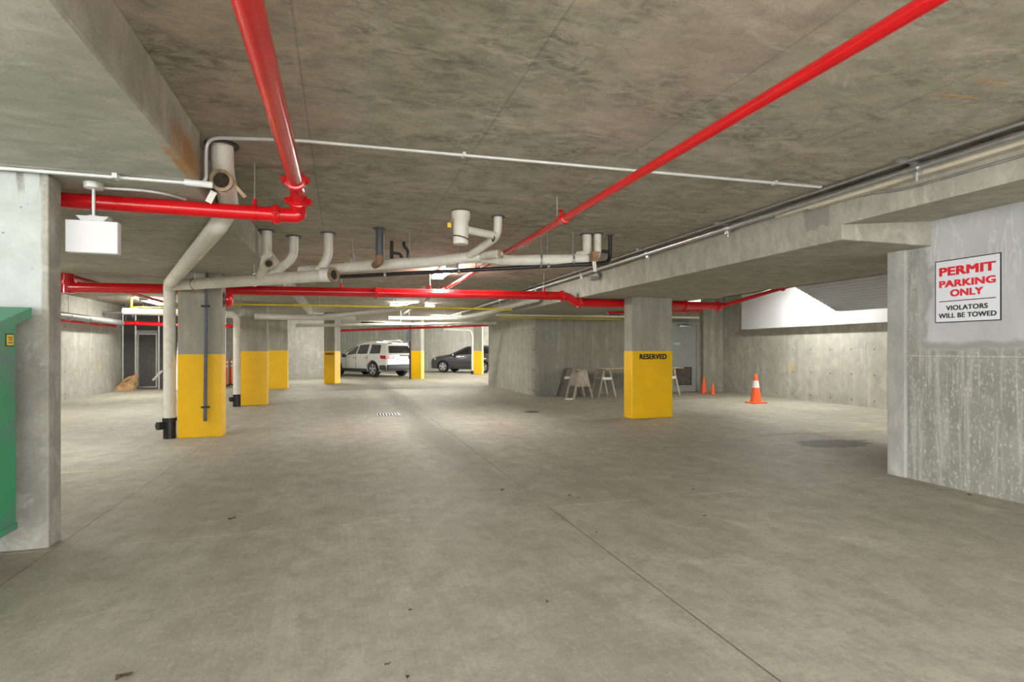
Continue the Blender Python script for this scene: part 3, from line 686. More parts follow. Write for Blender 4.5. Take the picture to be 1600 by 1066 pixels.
# second line of drains by column B
t = thing('drain_pipe', 'white drain with black foot standing beside the second yellow column', 'pipe', (0, 0, 0))
f = aty(370, 600, 14.6); t.location = (f.x, 14.6, 0)
MB().tube([(f.x, 14.6, .27), (f.x, 14.6, 2.16), (f.x-.5, 14.6, 2.19), (f.x-2.4, 14.9, 2.22)], .08, 16, .12).build('downpipe', 'white_pvc', t)
m = MB(); m.tube([(f.x, 14.6, 0), (f.x, 14.6, .29)], .085, 16); m.tube([(f.x, 14.6, .18), (f.x-.13, 14.5, .18)], .055, 12); m.build('foot_fitting', 'black', t)
t = thing('drain_pipe', 'pale drain run hung below the slab beyond the yellow columns', 'pipe', aty(500, 496, 14.9))
a = aty(398, 495, 14.7); b_ = aty(556, 496, 14.7); c_ = aty(662, 477, 13.2)
MB().tube([a, b_], .075, 16).build('main_run', 'wrap', t)
MB().tube([a.lerp(b_, .62), aty(600, 485, 14.2), c_], .06, 14, .2).build('branch_run', 'wrap', t)
s_ = atz(657, 446, ZS); MB().tube([Vector((c_.x, c_.y, ZS)), c_+Vector((0, 0, .08)), c_+Vector((-.1, .1, 0))], .055, 14, .1).build('ceiling_stub', 'white_pvc', t)
for k in (.1, .35, .8):
    q = a.lerp(b_, k); m = MB(); hanger(m, q, .075, ZS if q.x > -.97 else ZN-.03); m.build('hanger_rod', 'rod', t)
for k in (.3, .9):
    q = aty(600, 485, 14.2).lerp(c_, k); m = MB(); hanger(m, q, .06, ZS); m.build('hanger_rod', 'rod', t)
t = thing('drain_pipe', 'thin pale pipe crossing the lane below the far drains', 'pipe', aty(600, 507, 18.5))
a = aty(462, 509, 18.6); b_ = aty(775, 505, 18.6); MB().tube([a, b_], .05, 12).build('main_run', 'wrap', t)
for k in (.2, .5, .8):
    q = a.lerp(b_, k); m = MB(); hanger(m, q, .05, ZS); m.build('hanger_rod', 'rod', t)
t = thing('insulated_pipe', 'shiny pale insulated pipe bending from the lane to the right beam', 'pipe', aty(680, 497, 19))
pts = [aty(607, 497, 19.2), aty(712, 498, 19.2), Vector((4.2, 17.2, 2.46)), Vector((4.32, 12.2, 2.50))]
MB().tube(pts, .065, 16, .6).build('run', 'wrap', t)
for q in (pts[0].lerp(pts[1], .3), pts[0].lerp(pts[1], .8), pts[3].lerp(pts[2], .4)):
    m = MB(); hanger(m, q, .065, ZS); m.build('hanger_rod', 'rod', t)
t = thing('gas_pipe', 'thin yellow gas pipe crossing in front of the second yellow column', 'pipe', aty(500, 478, 13.4))
a = aty(345, 475, 12.8); b_ = aty(640, 480, 12.8); c_ = aty(800, 484, 12.8); MB().tube([a, b_, c_], .022, 10).build('run', 'gasy', t)
for k in (.1, .5, .9):
    q = a.lerp(b_, k); m = MB(); hanger(m, q, .02, ZN-.03 if q.x < -.97 else ZS); m.build('hanger_rod', 'rod', t)
a = aty(205, 470, 18.5); m = MB(); t = thing('gas_pipe', 'short yellow gas valve drop in the left bay', 'pipe', a)
MB().tube([Vector((a.x, a.y, ZS)), (a.x, a.y, 2.35)], .03, 10).build('drop', 'gasy', t)
MB().tube([(a.x, a.y, 2.56), (a.x+2.1, a.y, 2.56)], .02, 10).build('run', 'gasy', t)
MB().lathe((a.x, a.y, 2.26), (0, 0, 1), [(.05, 0), (.06, .03), (.05, .09)], 12).build('valve', 'black', t)
t = thing('service_pipe', 'cream pipe running under the deep beam above the grey door', 'pipe', (8, 15.0, 2.25))
a = aty(775, 492, 15.05); b_ = aty(1092, 496.5, 15.05); MB().tube([a, b_], .035, 12).build('run', 'cream', t)
MB().tube([a+Vector((.1, .1, -.06)), b_.lerp(a, .4)+Vector((0, .1, -.08))], .018, 8).build('tracer', 'gasy', t)
for k in (.15, .5, .85):
    q = a.lerp(b_, k); m = MB(); hanger(m, q, .035, ZF if q.x < 7.02 else 3.02); m.build('hanger_rod', 'rod', t)
q = a.lerp(b_, .5); m = MB(); m.tube([q+Vector((.2, 0, .0)), q+Vector((.22, 0, .06)), q+Vector((.55, 0, .06)), q+Vector((.7, .1, .0))], .015, 8, .05); m.build('cable_loop', 'black', t)
# pipes on the left wall
t = thing('wall_pipe', 'dull grey pipe hung along the left wall', 'pipe', (-6.6, 18, 2.1))
MB().tube([(-6.55, 12.5, 2.19), (-6.55, 20.4, 2.19)], .085, 16).build('pipe', 'dsteel', t)
MB().tube([(-6.72, 12.5, 2.08), (-6.72, 20.4, 2.08)], .045, 12).build('pipe', 'red', t)
for y_ in (16.8, 17.9): 
    m = MB(); m.ring((-6.55, y_, 2.17), (0, 1, 0), .086, .098, .04); hanger(m, (-6.55, y_, 2.17), .09, ZS); m.build('hanger', 'rod', t)
t = thing('insulated_pipe', 'white insulated pipe above the mesh cage', 'pipe', aty(250, 489, 20.2))
a = aty(206, 488.5, 20.2); b_ = aty(292, 489, 20.2); MB().tube([a, b_, (b_.x+1.6, 20.2, b_.z)], .05, 14).build('pipe', 'white', t)
MB().tube([(-7.0, 20.3, a.z-.02), a], .045, 12).build('pipe', 'dsteel', t)
for k in (.2, .8): 
    q = a.lerp(b_, k); m = MB(); hanger(m, q, .06, ZS); m.build('hanger_rod', 'rod', t)

q = aty(641, 560, 26.2); t = thing('black_drain_pipe', 'black downpipe with a box beside the column at the tail of the SUV', 'pipe', (q.x, 26.2, 0))
MB().tube([(q.x, 26.2, 0), (q.x, 26.2, 2.5), (q.x-.1, 26.2, 2.55), (q.x-2.2, 26.3, 2.58)], .045, 12, .1).build('pipe', 'black', t)
MB().box((q.x-.16, 26.12, 1.75), (q.x-.02, 26.28, 2.25), .01).build('junction_box', 'dgrey', t, smooth=False)
q = aty(738, 560, 30.7); t = thing('drain_pipe', 'white downpipe beside the column in front of the grey car', 'pipe', (q.x, 30.7, 0))
MB().tube([(q.x, 30.7, 0), (q.x, 30.7, 2.15), (q.x-.12, 30.7, 2.45), (q.x-1.6, 30.7, 2.5)], .06, 12, .1).build('pipe', 'white_pvc', t)
MB().lathe((q.x, 30.7, 0), (0, 0, 1), [(.075, 0), (.075, .2)], 14).build('foot_fitting', 'black', t)

# ================================================================== CONDUITS
t = thing('conduit', 'thin metal conduit crossing the slab and dropping beside the rusty beam', 'conduit', (0, 4.25, 2.6))
MB().tube([(-3.3, 4.37, ZN-.015), (-.90, 4.40, ZN-.015), (-.905, 4.41, 2.62), (-.90, 4.40, ZS-.016), (-.3, 4.27, ZS-.016), (4.2, 4.10, ZS-.016)], .0135, 10, .16).build('tube', 'emt', t)
m = MB(); m.tube([(-1.03, 4.375, ZN-.016), (-.86, 4.40, ZN-.016)], .024, 12); m.build('elbow_fitting', 'white', t)
for x_ in (-.33, .9, 2.4, 3.7):
    y_ = 4.27-(x_+.3)/4.5*.17; MB().box((x_-.012, y_-.03, ZS-.032), (x_+.012, y_+.03, ZS)).build('strap', 'emt', t, smooth=False)
MB().box((-1.45, 4.34, ZN-.032), (-1.42, 4.41, ZN)).build('strap', 'emt', t, smooth=False)
t = thing('conduit_bundle', 'bundle of steel conduits clipped under the slab along the right beam', 'conduit', (4.4, 6, 2.7))
MB().tube([(4.36, -3, 2.765), (4.36, 24, 2.765)], .030, 14).build('tube', 'steel', t)
MB().tube([(4.25, -3, 2.805), (4.25, 13, 2.805)], .014, 10).build('tube', 'dsteel', t)
MB().tube([(4.46, -3, 2.80), (4.46, 4.3, 2.80), (4.45, 4.6, 2.775), (4.45, 20, 2.775)], .018, 10).build('tube', 'dsteel', t)
m = MB(); m.box((4.40, -3, 2.71), (4.475, 4.45, 2.75)); m.box((4.41, 4.45, 2.725), (4.47, 4.9, 2.75)); m.build('cover_strip', 'coverst', t, smooth=False)
for y_ in (-.5, 2.45, 3.33, 5.6, 7.4, 9.8, 12.4, 15.5):
    m = MB(); m.box((4.18, y_-.03, ZS-.03), (4.46, y_+.03, ZS-.005)); m.box((4.335, y_-.025, 2.69), (4.385, y_+.025, ZS-.03), .006); m.ring((4.36, y_-.03, 2.765), (0, 1, 0), .031, .045, .06, 14); m.tube([(4.36, y_, 2.69), (4.36, y_, 2.66)], .010, 8); m.build('bracket', 'steel', t)
m = MB(); m.tube([(4.44, 9.2, 2.70), (4.44, 9.3, 2.62), (4.3, 9.3, 2.62)], .04, 12, .05); m.build('tee_fitting', 'dsteel', t)
t = thing('conduit', 'thin grey conduit crossing the face of the near right beam', 'conduit', (4.47, 3, 2.6))
MB().tube([(4.478, -3, 2.66), (4.478, 3.55, 2.66), (4.478, 3.85, 2.715), (4.478, 4.3, 2.73)], .012, 8, .2).build('tube', 'dsteel', t)
for y_ in (1.5, 3.9): MB().box((4.462, y_-.01, 2.645 if y_ < 3 else 2.70), (4.49, y_+.01, 2.678 if y_ < 3 else 2.735)).build('strap', 'dsteel', t, smooth=False)

# ================================================================== HANGING BOX
c = atz(147, 283, ZN); y_ = 4.62; bx0 = aty(101, 342, y_); bx1 = aty(184, 397, y_)
t = thing('hanging_box', 'blank white box hung on a short pole beside the stub wall', 'sign box', (c.x, y_, bx1.z))
MB().box((bx0.x, y_, bx1.z), (bx1.x, y_+.07, bx0.z), .008).build('housing', 'white', t, smooth=False)
MB().prism([(bx0.x+.09, y_+.01, bx0.z), (bx1.x-.09, y_+.01, bx0.z), (bx1.x-.05, y_-.02, bx0.z+.028), (bx0.x+.07, y_-.02, bx0.z+.028)], (0, .09, 0)).build('top_hood', 'white', t, smooth=False)
xc = (bx0.x+bx1.x)/2
MB().tube([(xc, y_+.035, bx0.z+.02), (xc, y_+.035, ZN-.03)], .011, 10).build('pole', 'emt', t)
MB().lathe((xc, y_+.035, ZN-.045), (0, 0, 1), [(.03, 0), (.058, .008), (.06, .045)], 20).build('ceiling_cap', 'emt', t)
MB().lathe((xc, y_+.035, bx0.z+.026), (0, 0, 1), [(.04, 0), (.04, .012), (.015, .016)], 16).build('pole_foot', 'steel', t)
MB().tube([(xc+.05, y_+.07, ZN-.02), (xc+.28, y_+.07, ZN-.015), (xc+.42, y_+.12, ZN-.015), (xc+.52, y_+.28, ZN-.012)], .010, 8, .1).build('feed_conduit', 'emt', t)

# ================================================================== GREEN BIN
gx = -1.95; t = thing('waste_bin', 'green steel waste bin with sloping lid against the stub wall', 'bin', (-2.9, 3.6, 0))
MB().prism([(gx, 4.29, .20), (gx, 4.29, 1.53), (gx, 2.95, 1.12), (gx, 3.05, .20)], (-1.75, 0, 0)).build('body', 'green', t, smooth=False)
MB().prism([(gx+.035, 4.40, 1.535), (gx+.035, 4.40, 1.60), (gx+.035, 2.85, 1.12), (gx+.035, 2.85, 1.06)], (-1.82, 0, 0)).build('lid', 'green', t, smooth=False)
MB().prism([(gx, 4.295, .20), (gx, 4.295, .24), (gx, 3.0, .24), (gx, 3.0, .20)], (.008, 0, 0)).build('bottom_rail', 'green', t, smooth=False)
for xx, yy in ((-2.1, 4.15), (-2.1, 3.2), (-3.5, 4.15), (-3.5, 3.2)):
    m = MB(); m.lathe((xx-.025, yy, .08), (1, 0, 0), [(.06, 0), (.08, .01), (.08, .04), (.06, .05)], 18); m.box((xx-.04, yy-.04, .15), (xx+.04, yy+.04, .21)); m.build('caster', 'black', t)
sa = MB(); sa.box((gx, 4.175, 1.345), (gx+.003, 4.265, 1.425)); so = sa.build('warning_sticker', 'signk', t, smooth=False)
sa = MB(); sa.box((gx+.003, 4.183, 1.353), (gx+.0045, 4.257, 1.417)); sa.build('sticker_face', 'sticker', so, smooth=False)
for z_, wd in ((1.398, .05), (1.384, .04), (1.366, .05)):
    MB().box((gx+.0045, 4.22-wd/2, z_), (gx+.0055, 4.22+wd/2, z_+.006)).build('sticker_print', 'signk', so, smooth=False)

# ================================================================== PERMIT SIGN
ya, yb, z0, z1 = 4.10, 3.52, 1.59, 2.195; xs = 5.62; W = ya-yb; HS = z1-z0; ym = (ya+yb)/2
t = thing('parking_sign', 'white permit parking only sign with red and black lettering', 'sign', (xs, ym, z0))
MB().box((xs-.006, yb, z0), (xs, ya, z1)).build('backing', 'signk', t, smooth=False)
face = MB().box((xs-.008, yb+.009, z0+.009), (xs-.006, ya-.009, z1-.009)).build('face', 'signw', t, smooth=False)
for txt, wd, ht, zf, mt, bd in (('PERMIT', .86, .138, .80, 'signr', .048), ('PARKING', .86, .112, .615, 'signr', .048), ('ONLY', .50, .112, .462, 'signr', .048), ('VIOLATORS', .635, .078, .245, 'signk', .034), ('WILL BE TOWED', .88, .078, .125, 'signk', .034)):
    vs, fs = text_mesh(txt, W*wd, HS*ht, bd, .0012)
    m = MB(); m.add([(xs-.008+p.y, ym-p.x, z0+HS*(zf-.052)+p.z) for p in vs], fs); m.build('lettering', mt, face, smooth=False)
MB().box((xs-.0092, ym-W*.43, z0+HS*.335), (xs-.008, ym+W*.43, z0+HS*.348)).build('rule', 'signk', face, smooth=False)
for zz in (z0+.016, z1-.016): MB().lathe((xs-.008, ym, zz), (-1, 0, 0), [(.006, 0), (.005, .002)], 10).build('screw', 'steel', t)

# ================================================================== RIGHT BAY
bd = tag(MB().box((11.5, 8.0, 1.95), (11.748, 14.15, 3.0), .006).build('insulation_board', 'board', smooth=False), 'large smooth white insulation board across the top of the right wall', 'board')
t = thing('ribbed_panel', 'sloping grey ribbed metal panel hung below the right bay ceiling', 'panel', (9.06, 7.0, 2.1))
A0 = Vector((8.50, 0, 2.565)); A1 = Vector((9.52, 0, 2.11)); nrib = 11
for k in range(nrib):
    q0 = A0.lerp(A1, k/nrib); q1 = A0.lerp(A1, (k+1)/nrib); dn = Vector((-(A1.z-A0.z), 0, (A1.x-A0.x))).normalized()
    pr_ = [q0, q0.lerp(q1, .12)-dn*.012, q0.lerp(q1, .80)-dn*.012, q0.lerp(q1, .92), q1, q1+dn*.02, q0+dn*.02]
    MB().prism([Vector((p.x, 4.25, p.z)) for p in pr_], (0, 4.65, 0)).build('rib', 'ribbed', t, smooth=False)
MB().prism([(8.46, 4.25, 2.56), (8.50, 4.25, 2.56), (8.50, 4.25, 3.0), (8.46, 4.25, 3.0)], (0, 4.62, 0)).build('edge_flange', 'dsteel', t, smooth=False)
MB().prism([(9.52, 4.25, 2.10), (9.57, 4.25, 2.10), (9.57, 4.25, 3.0), (9.52, 4.25, 3.0)], (0, 4.62, 0)).build('back_flange', 'ribbed', t, smooth=False)

def cone(p, hgt, label, bandz=True):
    k = hgt/.72; t = thing('traffic_cone', label, 'cone', p, 'orange traffic cones'); x, y, z = p
    MB().box((x-.18*k, y-.18*k, 0), (x+.18*k, y+.18*k, .03*k), .006).build('base', 'orange', t, smooth=False)
    MB().lathe((x, y, .03*k), (0, 0, 1), [(.135*k, 0), (.128*k, .02*k), (.045*k, .60*k), (.028*k, .68*k), (.022*k, .69*k)], 28).build('cone_body', 'orange', t)
    if bandz:
        rr = lambda z_: .128*k+(.045-.128)*k*(z_-.02*k)/(.58*k)+.003
        MB().lathe((x, y, .03*k), (0, 0, 1), [(rr(.35*k), .35*k), (rr(.52*k), .52*k)], 28).build('reflective_band', 'refl', t)
cone((9.99, 11.76, 0), .74, 'tall orange traffic cone with a white band standing in the open bay')
cone((10.76, 14.95, 0), .52, 'plain orange cone in the corner nearest the grey door', False)
cone((10.74, 14.48, 0), .36, 'small plain orange cone in front of the taller plain one', False)

# sawhorses
def sawhorse(x, y, wd, dp, hh, label, panel, rot, mt='wood'):
    t = thing('sawhorse', label, 'sawhorse', (x, y, 0), 'sawhorses by the grey wall')
    R = Matrix.Rotation(rot, 3, 'Z'); P = lambda a, b_, c: R @ Vector((a, b_, c)) + Vector((x, y, 0))
    for sx in (-1, 1):
        for sy in (-1, 1):
            MB().bar(P(sx*wd/2, sy*dp/2, 0), P(sx*wd*.16, sy*dp*.46, hh-.03), .05, .035).build('leg', mt, t, smooth=False)
    MB().bar(P(0, -dp/2-.05, hh-.02), P(0, dp/2+.05, hh-.02), .12, .04).build('top_rail', mt, t, smooth=False)
    for sy in (-1, 1):
        if panel:
            yy = sy*dp*.48+sy*.03
            pts = [P(-wd*.33, yy, hh*.40), P(wd*.33, yy, hh*.40), P(wd*.17, yy-sy*.02, hh-.02), P(-wd*.17, yy-sy*.02, hh-.02)]
            MB().prism(pts, R @ Vector((0, .015, 0))).build('gusset_panel', mt, t, smooth=False)
        else:
            MB().bar(P(-wd*.26, sy*dp*.49, hh*.66), P(wd*.26, sy*dp*.49, hh*.66), .07 if sy < 0 else .05, .02).build('cross_brace', 'refl' if sy < 0 else mt, t, smooth=False)
sawhorse(6.40, 14.55, .60, .42, .80, 'weathered sawhorse with a wide end panel by the grey wall', True, .12)
sawhorse(7.22, 14.72, .56, .46, .80, 'sawhorse with a white brace holding the plywood sheet', False, .05)
sawhorse(6.33, 15.12, .62, .30, .82, 'dark sawhorse leaning behind the panelled one', False, -.25, 'dwood')
sawhorse(9.35, 14.75, .52, .46, .80, 'far sawhorse holding the plywood sheet near the door', False, .0)
tag(MB().box((7.0, 14.42, .80), (9.7, 15.1, .822), .003).build('plywood_sheet', 'ply', smooth=False), 'plywood sheet laid flat across two sawhorses', 'plywood')
tag(MB().box((5.78, 14.0, .0), (6.0, 14.12, .035), .01, .3).build('paper_scrap', 'refl'), 'white paper scrap on the floor beside the sawhorses', 'scrap')

# ================================================================== LEFT BAY
yc = 21.95; x0, x1 = -7.04, -3.9
t = thing('mesh_cage', 'storage cage of steel posts and dark mesh with a gate', 'cage', ((x0+x1)/2, yc, 0))
gxl, gxr = aty(216, 600, yc).x, aty(244, 600, yc).x
top = 2.80  # taller than the fence: the dark screen stands in for the unlit storage
for xx in (x0+.03, gxl-.08, gxr+.08, x1): MB().tube([(xx, yc, 0), (xx, yc, top)], .035, 12).build('post', 'steel', t)
MB().tube([(x0, yc, top), (x1, yc, top)], .025, 10).build('top_rail', 'steel', t)
MB().tube([(gxl-.08, yc, 1.98), (gxr+.08, yc, 1.98)], .025, 10).build('gate_header', 'steel', t)
def mesh_panel(a, b, z0_, z1_, y, par):            # dark fabric, higher up standing in for shade, with diamond wires in front
    m = MB().box((a, y+.012, z0_), (b, y+.02, z1_)); pn = m.build('dark_screen', 'mesh', par, smooth=False)
    m = MB(); st = .065; wz = z1_-z0_; k = -wz
    while k < b-a:
        for s_ in (1, -1):
            if s_ == 1: xa, za, xb, zb = a+k, z0_, a+k+wz, z1_
            else: xa, za, xb, zb = a+k, z1_, a+k+wz, z0_
            d = (zb-za)/(xb-xa)
            if xa < a: za += d*(a-xa); xa = a
            if xb > b: zb -= d*(xb-b); xb = b
            if xb > xa+.01: m.bar((xa, y, za), (xb, y, zb), .0025, .0025)
        k += st
    o = m.build('chain_link', 'rod', par, smooth=False); o['kind'] = 'stuff'
mesh_panel(x0+.06, gxl-.11, .05, top-.02, yc, t); mesh_panel(gxr+.11, x1-.03, .05, top-.02, yc, t); mesh_panel(gxl-.06, gxr+.06, 2.01, top-.02, yc, t)
gt = MB(); gt.box((gxl-.03, yc-.03, .06), (gxl+.005, yc+.01, 1.92)); gt.box((gxr-.005, yc-.03, .06), (gxr+.03, yc+.01, 1.92)); gt.box((gxl, yc-.03, .06), (gxr, yc+.01, .10)); gt.box((gxl, yc-.03, 1.86), (gxr, yc+.01, 1.90)); go = gt.build('gate', 'steel', t, smooth=False)
mesh_panel(gxl+.02, gxr-.02, .10, 1.86, yc, go)
bgp = atz(200, 611, 0)
t = thing('paper_bag', 'crumpled brown paper sack slumped against the mesh cage', 'bag', (-6.80, 21.55, 0))
bm = bmesh.new(); bmesh.ops.create_cube(bm, size=1); bmesh.ops.subdivide_edges(bm, edges=bm.edges[:], cuts=5, use_grid_fill=True)
rnd = random.Random(3); m = MB()
for v in bm.verts:
    k = 1-(v.co.z+.5)*.45; q = Vector((v.co.x*.56*k+(v.co.z+.5)*.16, v.co.y*.40*k+(v.co.z+.5)*.1, (v.co.z+.5)*(.46+.16*v.co.x)))
    if v.co.z > -.45: q += Vector((rnd.uniform(-1, 1), rnd.uniform(-1, 1), rnd.uniform(-1, 1)))*.028
    v.co = q
bm.verts.index_update(); m.add([v.co+Vector((-6.80, 21.5, 0)) for v in bm.verts], [tuple(v.index for v in f.verts) for f in bm.faces]); bm.free()
m.build('sack', 'bag', t, smooth=False)
MB().prism([(-6.82, 21.36, .30), (-6.66, 21.36, .36), (-6.58, 21.42, .46), (-6.76, 21.42, .42)], (0, .02, .0)).build('folded_mouth', 'bag', t, smooth=False)
for u, lab in ((353, 'orange delineator post with white bands beside the yellow column'), (360.5, 'orange delineator post with white bands beside the drain pipe')):
    q = aty(u, 597, 23.1 if u < 355 else 23.8); t = thing('delineator_post', lab, 'post', (q.x, q.y, 0), 'orange delineator posts')
    MB().lathe((q.x, q.y, 0), (0, 0, 1), [(.16, 0), (.16, .03), (.07, .06)], 18).build('base', 'black', t)
    MB().lathe((q.x, q.y, .05), (0, 0, 1), [(.055, 0), (.052, .86), (.05, .90), (.02, .94)], 18).build('tube', 'orange', t)
    for z_ in (.66, .80): MB().lathe((q.x, q.y, .05), (0, 0, 1), [(.057, z_), (.057, z_+.07)], 18).build('reflective_band', 'refl', t)
t = thing('leaning_frame', 'pale metal frames leaning upright beside the mesh cage', 'frame', (-4.9, 21.5, 0))
for k in range(4):
    x_ = aty(274.5+k*1.8, 580, 21.2).x; MB().bar((x_, 21.2, 0), (x_-.06, 21.75, 1.62-.06*k), .035, .03).build('frame_bar', 'emt', t, smooth=False)

# ================================================================== FLOOR DETAILS
dq = atz(606, 648, 0); t = thing('floor_drain', 'square slotted floor drain set in the lane', 'drain', (dq.x, dq.y, 0))
m = MB(); m.box((dq.x-.24, dq.y-.20, -.002), (dq.x+.24, dq.y+.20, .002)); m.build('pit', 'hole', t, smooth=False)
for k in range(8): MB().box((dq.x-.22+k*.06, dq.y-.19, .002), (dq.x-.195+k*.06, dq.y+.19, .007)).build('grate_bar', 'steel', t, smooth=False)
m = MB(); m.box((dq.x-.26, dq.y-.22, 0), (dq.x+.26, dq.y-.19, .006)); m.box((dq.x-.26, dq.y+.19, 0), (dq.x+.26, dq.y+.22, .006)); m.box((dq.x-.26, dq.y-.19, 0), (dq.x-.235, dq.y+.19, .006)); m.box((dq.x+.235, dq.y-.19, 0), (dq.x+.26, dq.y+.19, .006)); m.build('grate_frame', 'dsteel', t, smooth=False)
dq = atz(831, 644, 0); t = thing('manhole_cover', 'round dark cover flush with the floor near the reserved column', 'cover', (dq.x, dq.y, 0))
MB().lathe((dq.x, dq.y, 0), (0, 0, 1), [(.17, 0), (.17, .004), (.165, .006), (.16, .004), (.15, .004)], 30).build('lid', 'iron', t)
MB().ring((dq.x, dq.y, 0), (0, 0, 1), .172, .195, .005, 30).build('rim', 'dsteel', t)
rnd = random.Random(11)
def leaf(u, v, size, label, rot):
    q = atz(u, v, 0); m = MB(); pts = []
    for k in range(11):
        a = 2*math.pi*k/11; rr = size*(.55+.45*abs(math.cos(a*1.5)))*rnd.uniform(.8, 1.15)
        pts.append(Vector((math.cos(a)*rr*1.4, math.sin(a)*rr*.75, rnd.uniform(.002, .012))))
    R = Matrix.Rotation(rot, 3, 'Z'); n = len(pts)
    top = [R @ p + Vector((q.x, q.y, .002)) for p in pts]; bot = [p - Vector((0, 0, .0015)) for p in top]
    cT = Vector((q.x, q.y, .006)); cB = cT-Vector((0, 0, .0015))
    m.add(top+bot+[cT, cB], [(i, (i+1) % n, 2*n) for i in range(n)]+[(n+(i+1) % n, n+i, 2*n+1) for i in range(n)]+[(i, n+i, n+(i+1) % n, (i+1) % n) for i in range(n)])
    tag(m.build('dry_leaf', 'leaf', smooth=False), label, 'leaf', 'dry leaves on the floor')
for u, v, s_, rt in ((192, 1059, .028, .3), (1515, 774, .03, .6), (855, 942, .011, 1), (641, 955, .010, .4), (605, 1040, .013, .2), (637, 1060, .012, 2), (1100, 807, .014, .2), (362, 812, .028, .7), (904, 779, .014, .1), (1083, 766, .013, .3), (785, 766, .02, 1.), (890, 775, .013, 0), (932, 833, .010, .5)):
    lab = {192: 'crumpled brown leaf lying on the lane in front of the green bin', 1515: 'orange brown leaf at the foot of the sign wall', 362: 'dark leaf beside the floor joint near the stub wall', 1100: 'small leaf on the lane between the sign wall and the long floor joint', 1083: 'small leaf just behind the cross joint before the reserved column', 785: 'thin leaf on the darker strip leading to the floor drain', 932: 'tiny leaf close beside the long floor joint'}.get(u, 'tiny dry leaf lying loose on the bare lane')
    leaf(u, v, s_, lab, rt)

# ================================================================== VEHICLES
def vehicle(name, label, cat, loc, heading, paint, L, Wd, rings, wheels, windows, rear_lower, extras):
    """rings: list of half sections (left side), each a list of (x, y, z); local x forward, y left"""
    t = bpy.data.objects.new(name, None); C.objects.link(t); t.location = loc; t.rotation_euler = (0, 0, heading); tag(t, label, cat)
    def part(m, nm, mt, par=None, smooth=True, ang=None):
        me_o = m.build(nm, mt, None, 'world', smooth); me_o.parent = par or t
        if ang: me_o.data.set_sharp_from_angle(angle=math.radians(ang))
        return me_o
    m = MB(); n = len(rings[0]); vs = []; fs = []
    for rg in rings:
        vs += rg + [(x, -y, z) for x, y, z in reversed(rg)]
    w2 = 2*n
    for i in range(len(rings)-1):
        for k in range(w2):
            k2 = (k+1) % w2; fs.append((i*w2+k, i*w2+k2, (i+1)*w2+k2, (i+1)*w2+k))
    for base in (0, (len(rings)-1)*w2):
        for k in range(n-1): fs.append((base+k, base+k+1, base+w2-2-k, base+w2-1-k))
    m.add(vs, fs)
    body = part(m, 'body', paint, smooth=True, ang=32)
    # cut the wheel arches
    cut = MB()
    for wx, wy, wr in wheels: cut.lathe((wx, wy-.16 if wy > 0 else wy-.25, wr), (0, 1, 0), [(wr*1.16, 0), (wr*1.16, .41)], 28)
    co = cut.build('cutter', paint, None, 'world'); co.parent = t
    bpy.context.view_layer.update()
    md = body.modifiers.new('arches', 'BOOLEAN'); md.operation = 'DIFFERENCE'; md.solver = 'EXACT'; md.object = co
    bpy.context.view_layer.update()
    me = bpy.data.meshes.new_from_object(body.evaluated_get(bpy.context.evaluated_depsgraph_get()))
    body.modifiers.clear(); body.data = me; bpy.data.objects.remove(co)
    me.set_sharp_from_angle(angle=math.radians(32))
    for wx, wy, wr in wheels:
        s_ = 1 if wy > 0 else -1
        tm = MB(); tm.lathe((wx, wy-.11, wr), (0, 1, 0), [(wr*.62, 0), (wr*.95, 0), (wr, .03), (wr, .19), (wr*.95, .22), (wr*.62, .22)], 30); wo = part(tm, 'wheel', 'tyre')
        yo = wy+s_*.085
        hm = MB(); hm.lathe((wx, yo-.01, wr), (0, s_, 0), [(wr*.66, 0), (wr*.66, .012)], 28); part(hm, 'rim_back', 'trim', wo)
        hm = MB(); hm.ring((wx, yo, wr), (0, s_, 0), wr*.60, wr*.68, .03, 28)
        for k in range(5):
            a = 2*math.pi*k/5+.3; d = Vector((math.cos(a), 0, math.sin(a)))
            hm.bar(Vector((wx, yo+s_*.018, wr))+d*wr*.08, Vector((wx, yo+s_*.018, wr))+d*wr*.63, .11, .02)
        hm.lathe((wx, yo, wr), (0, s_, 0), [(wr*.2, 0), (wr*.18, .03), (wr*.05, .035)], 18); part(hm, 'alloy_rim', 'alloy', wo)
    return t, part

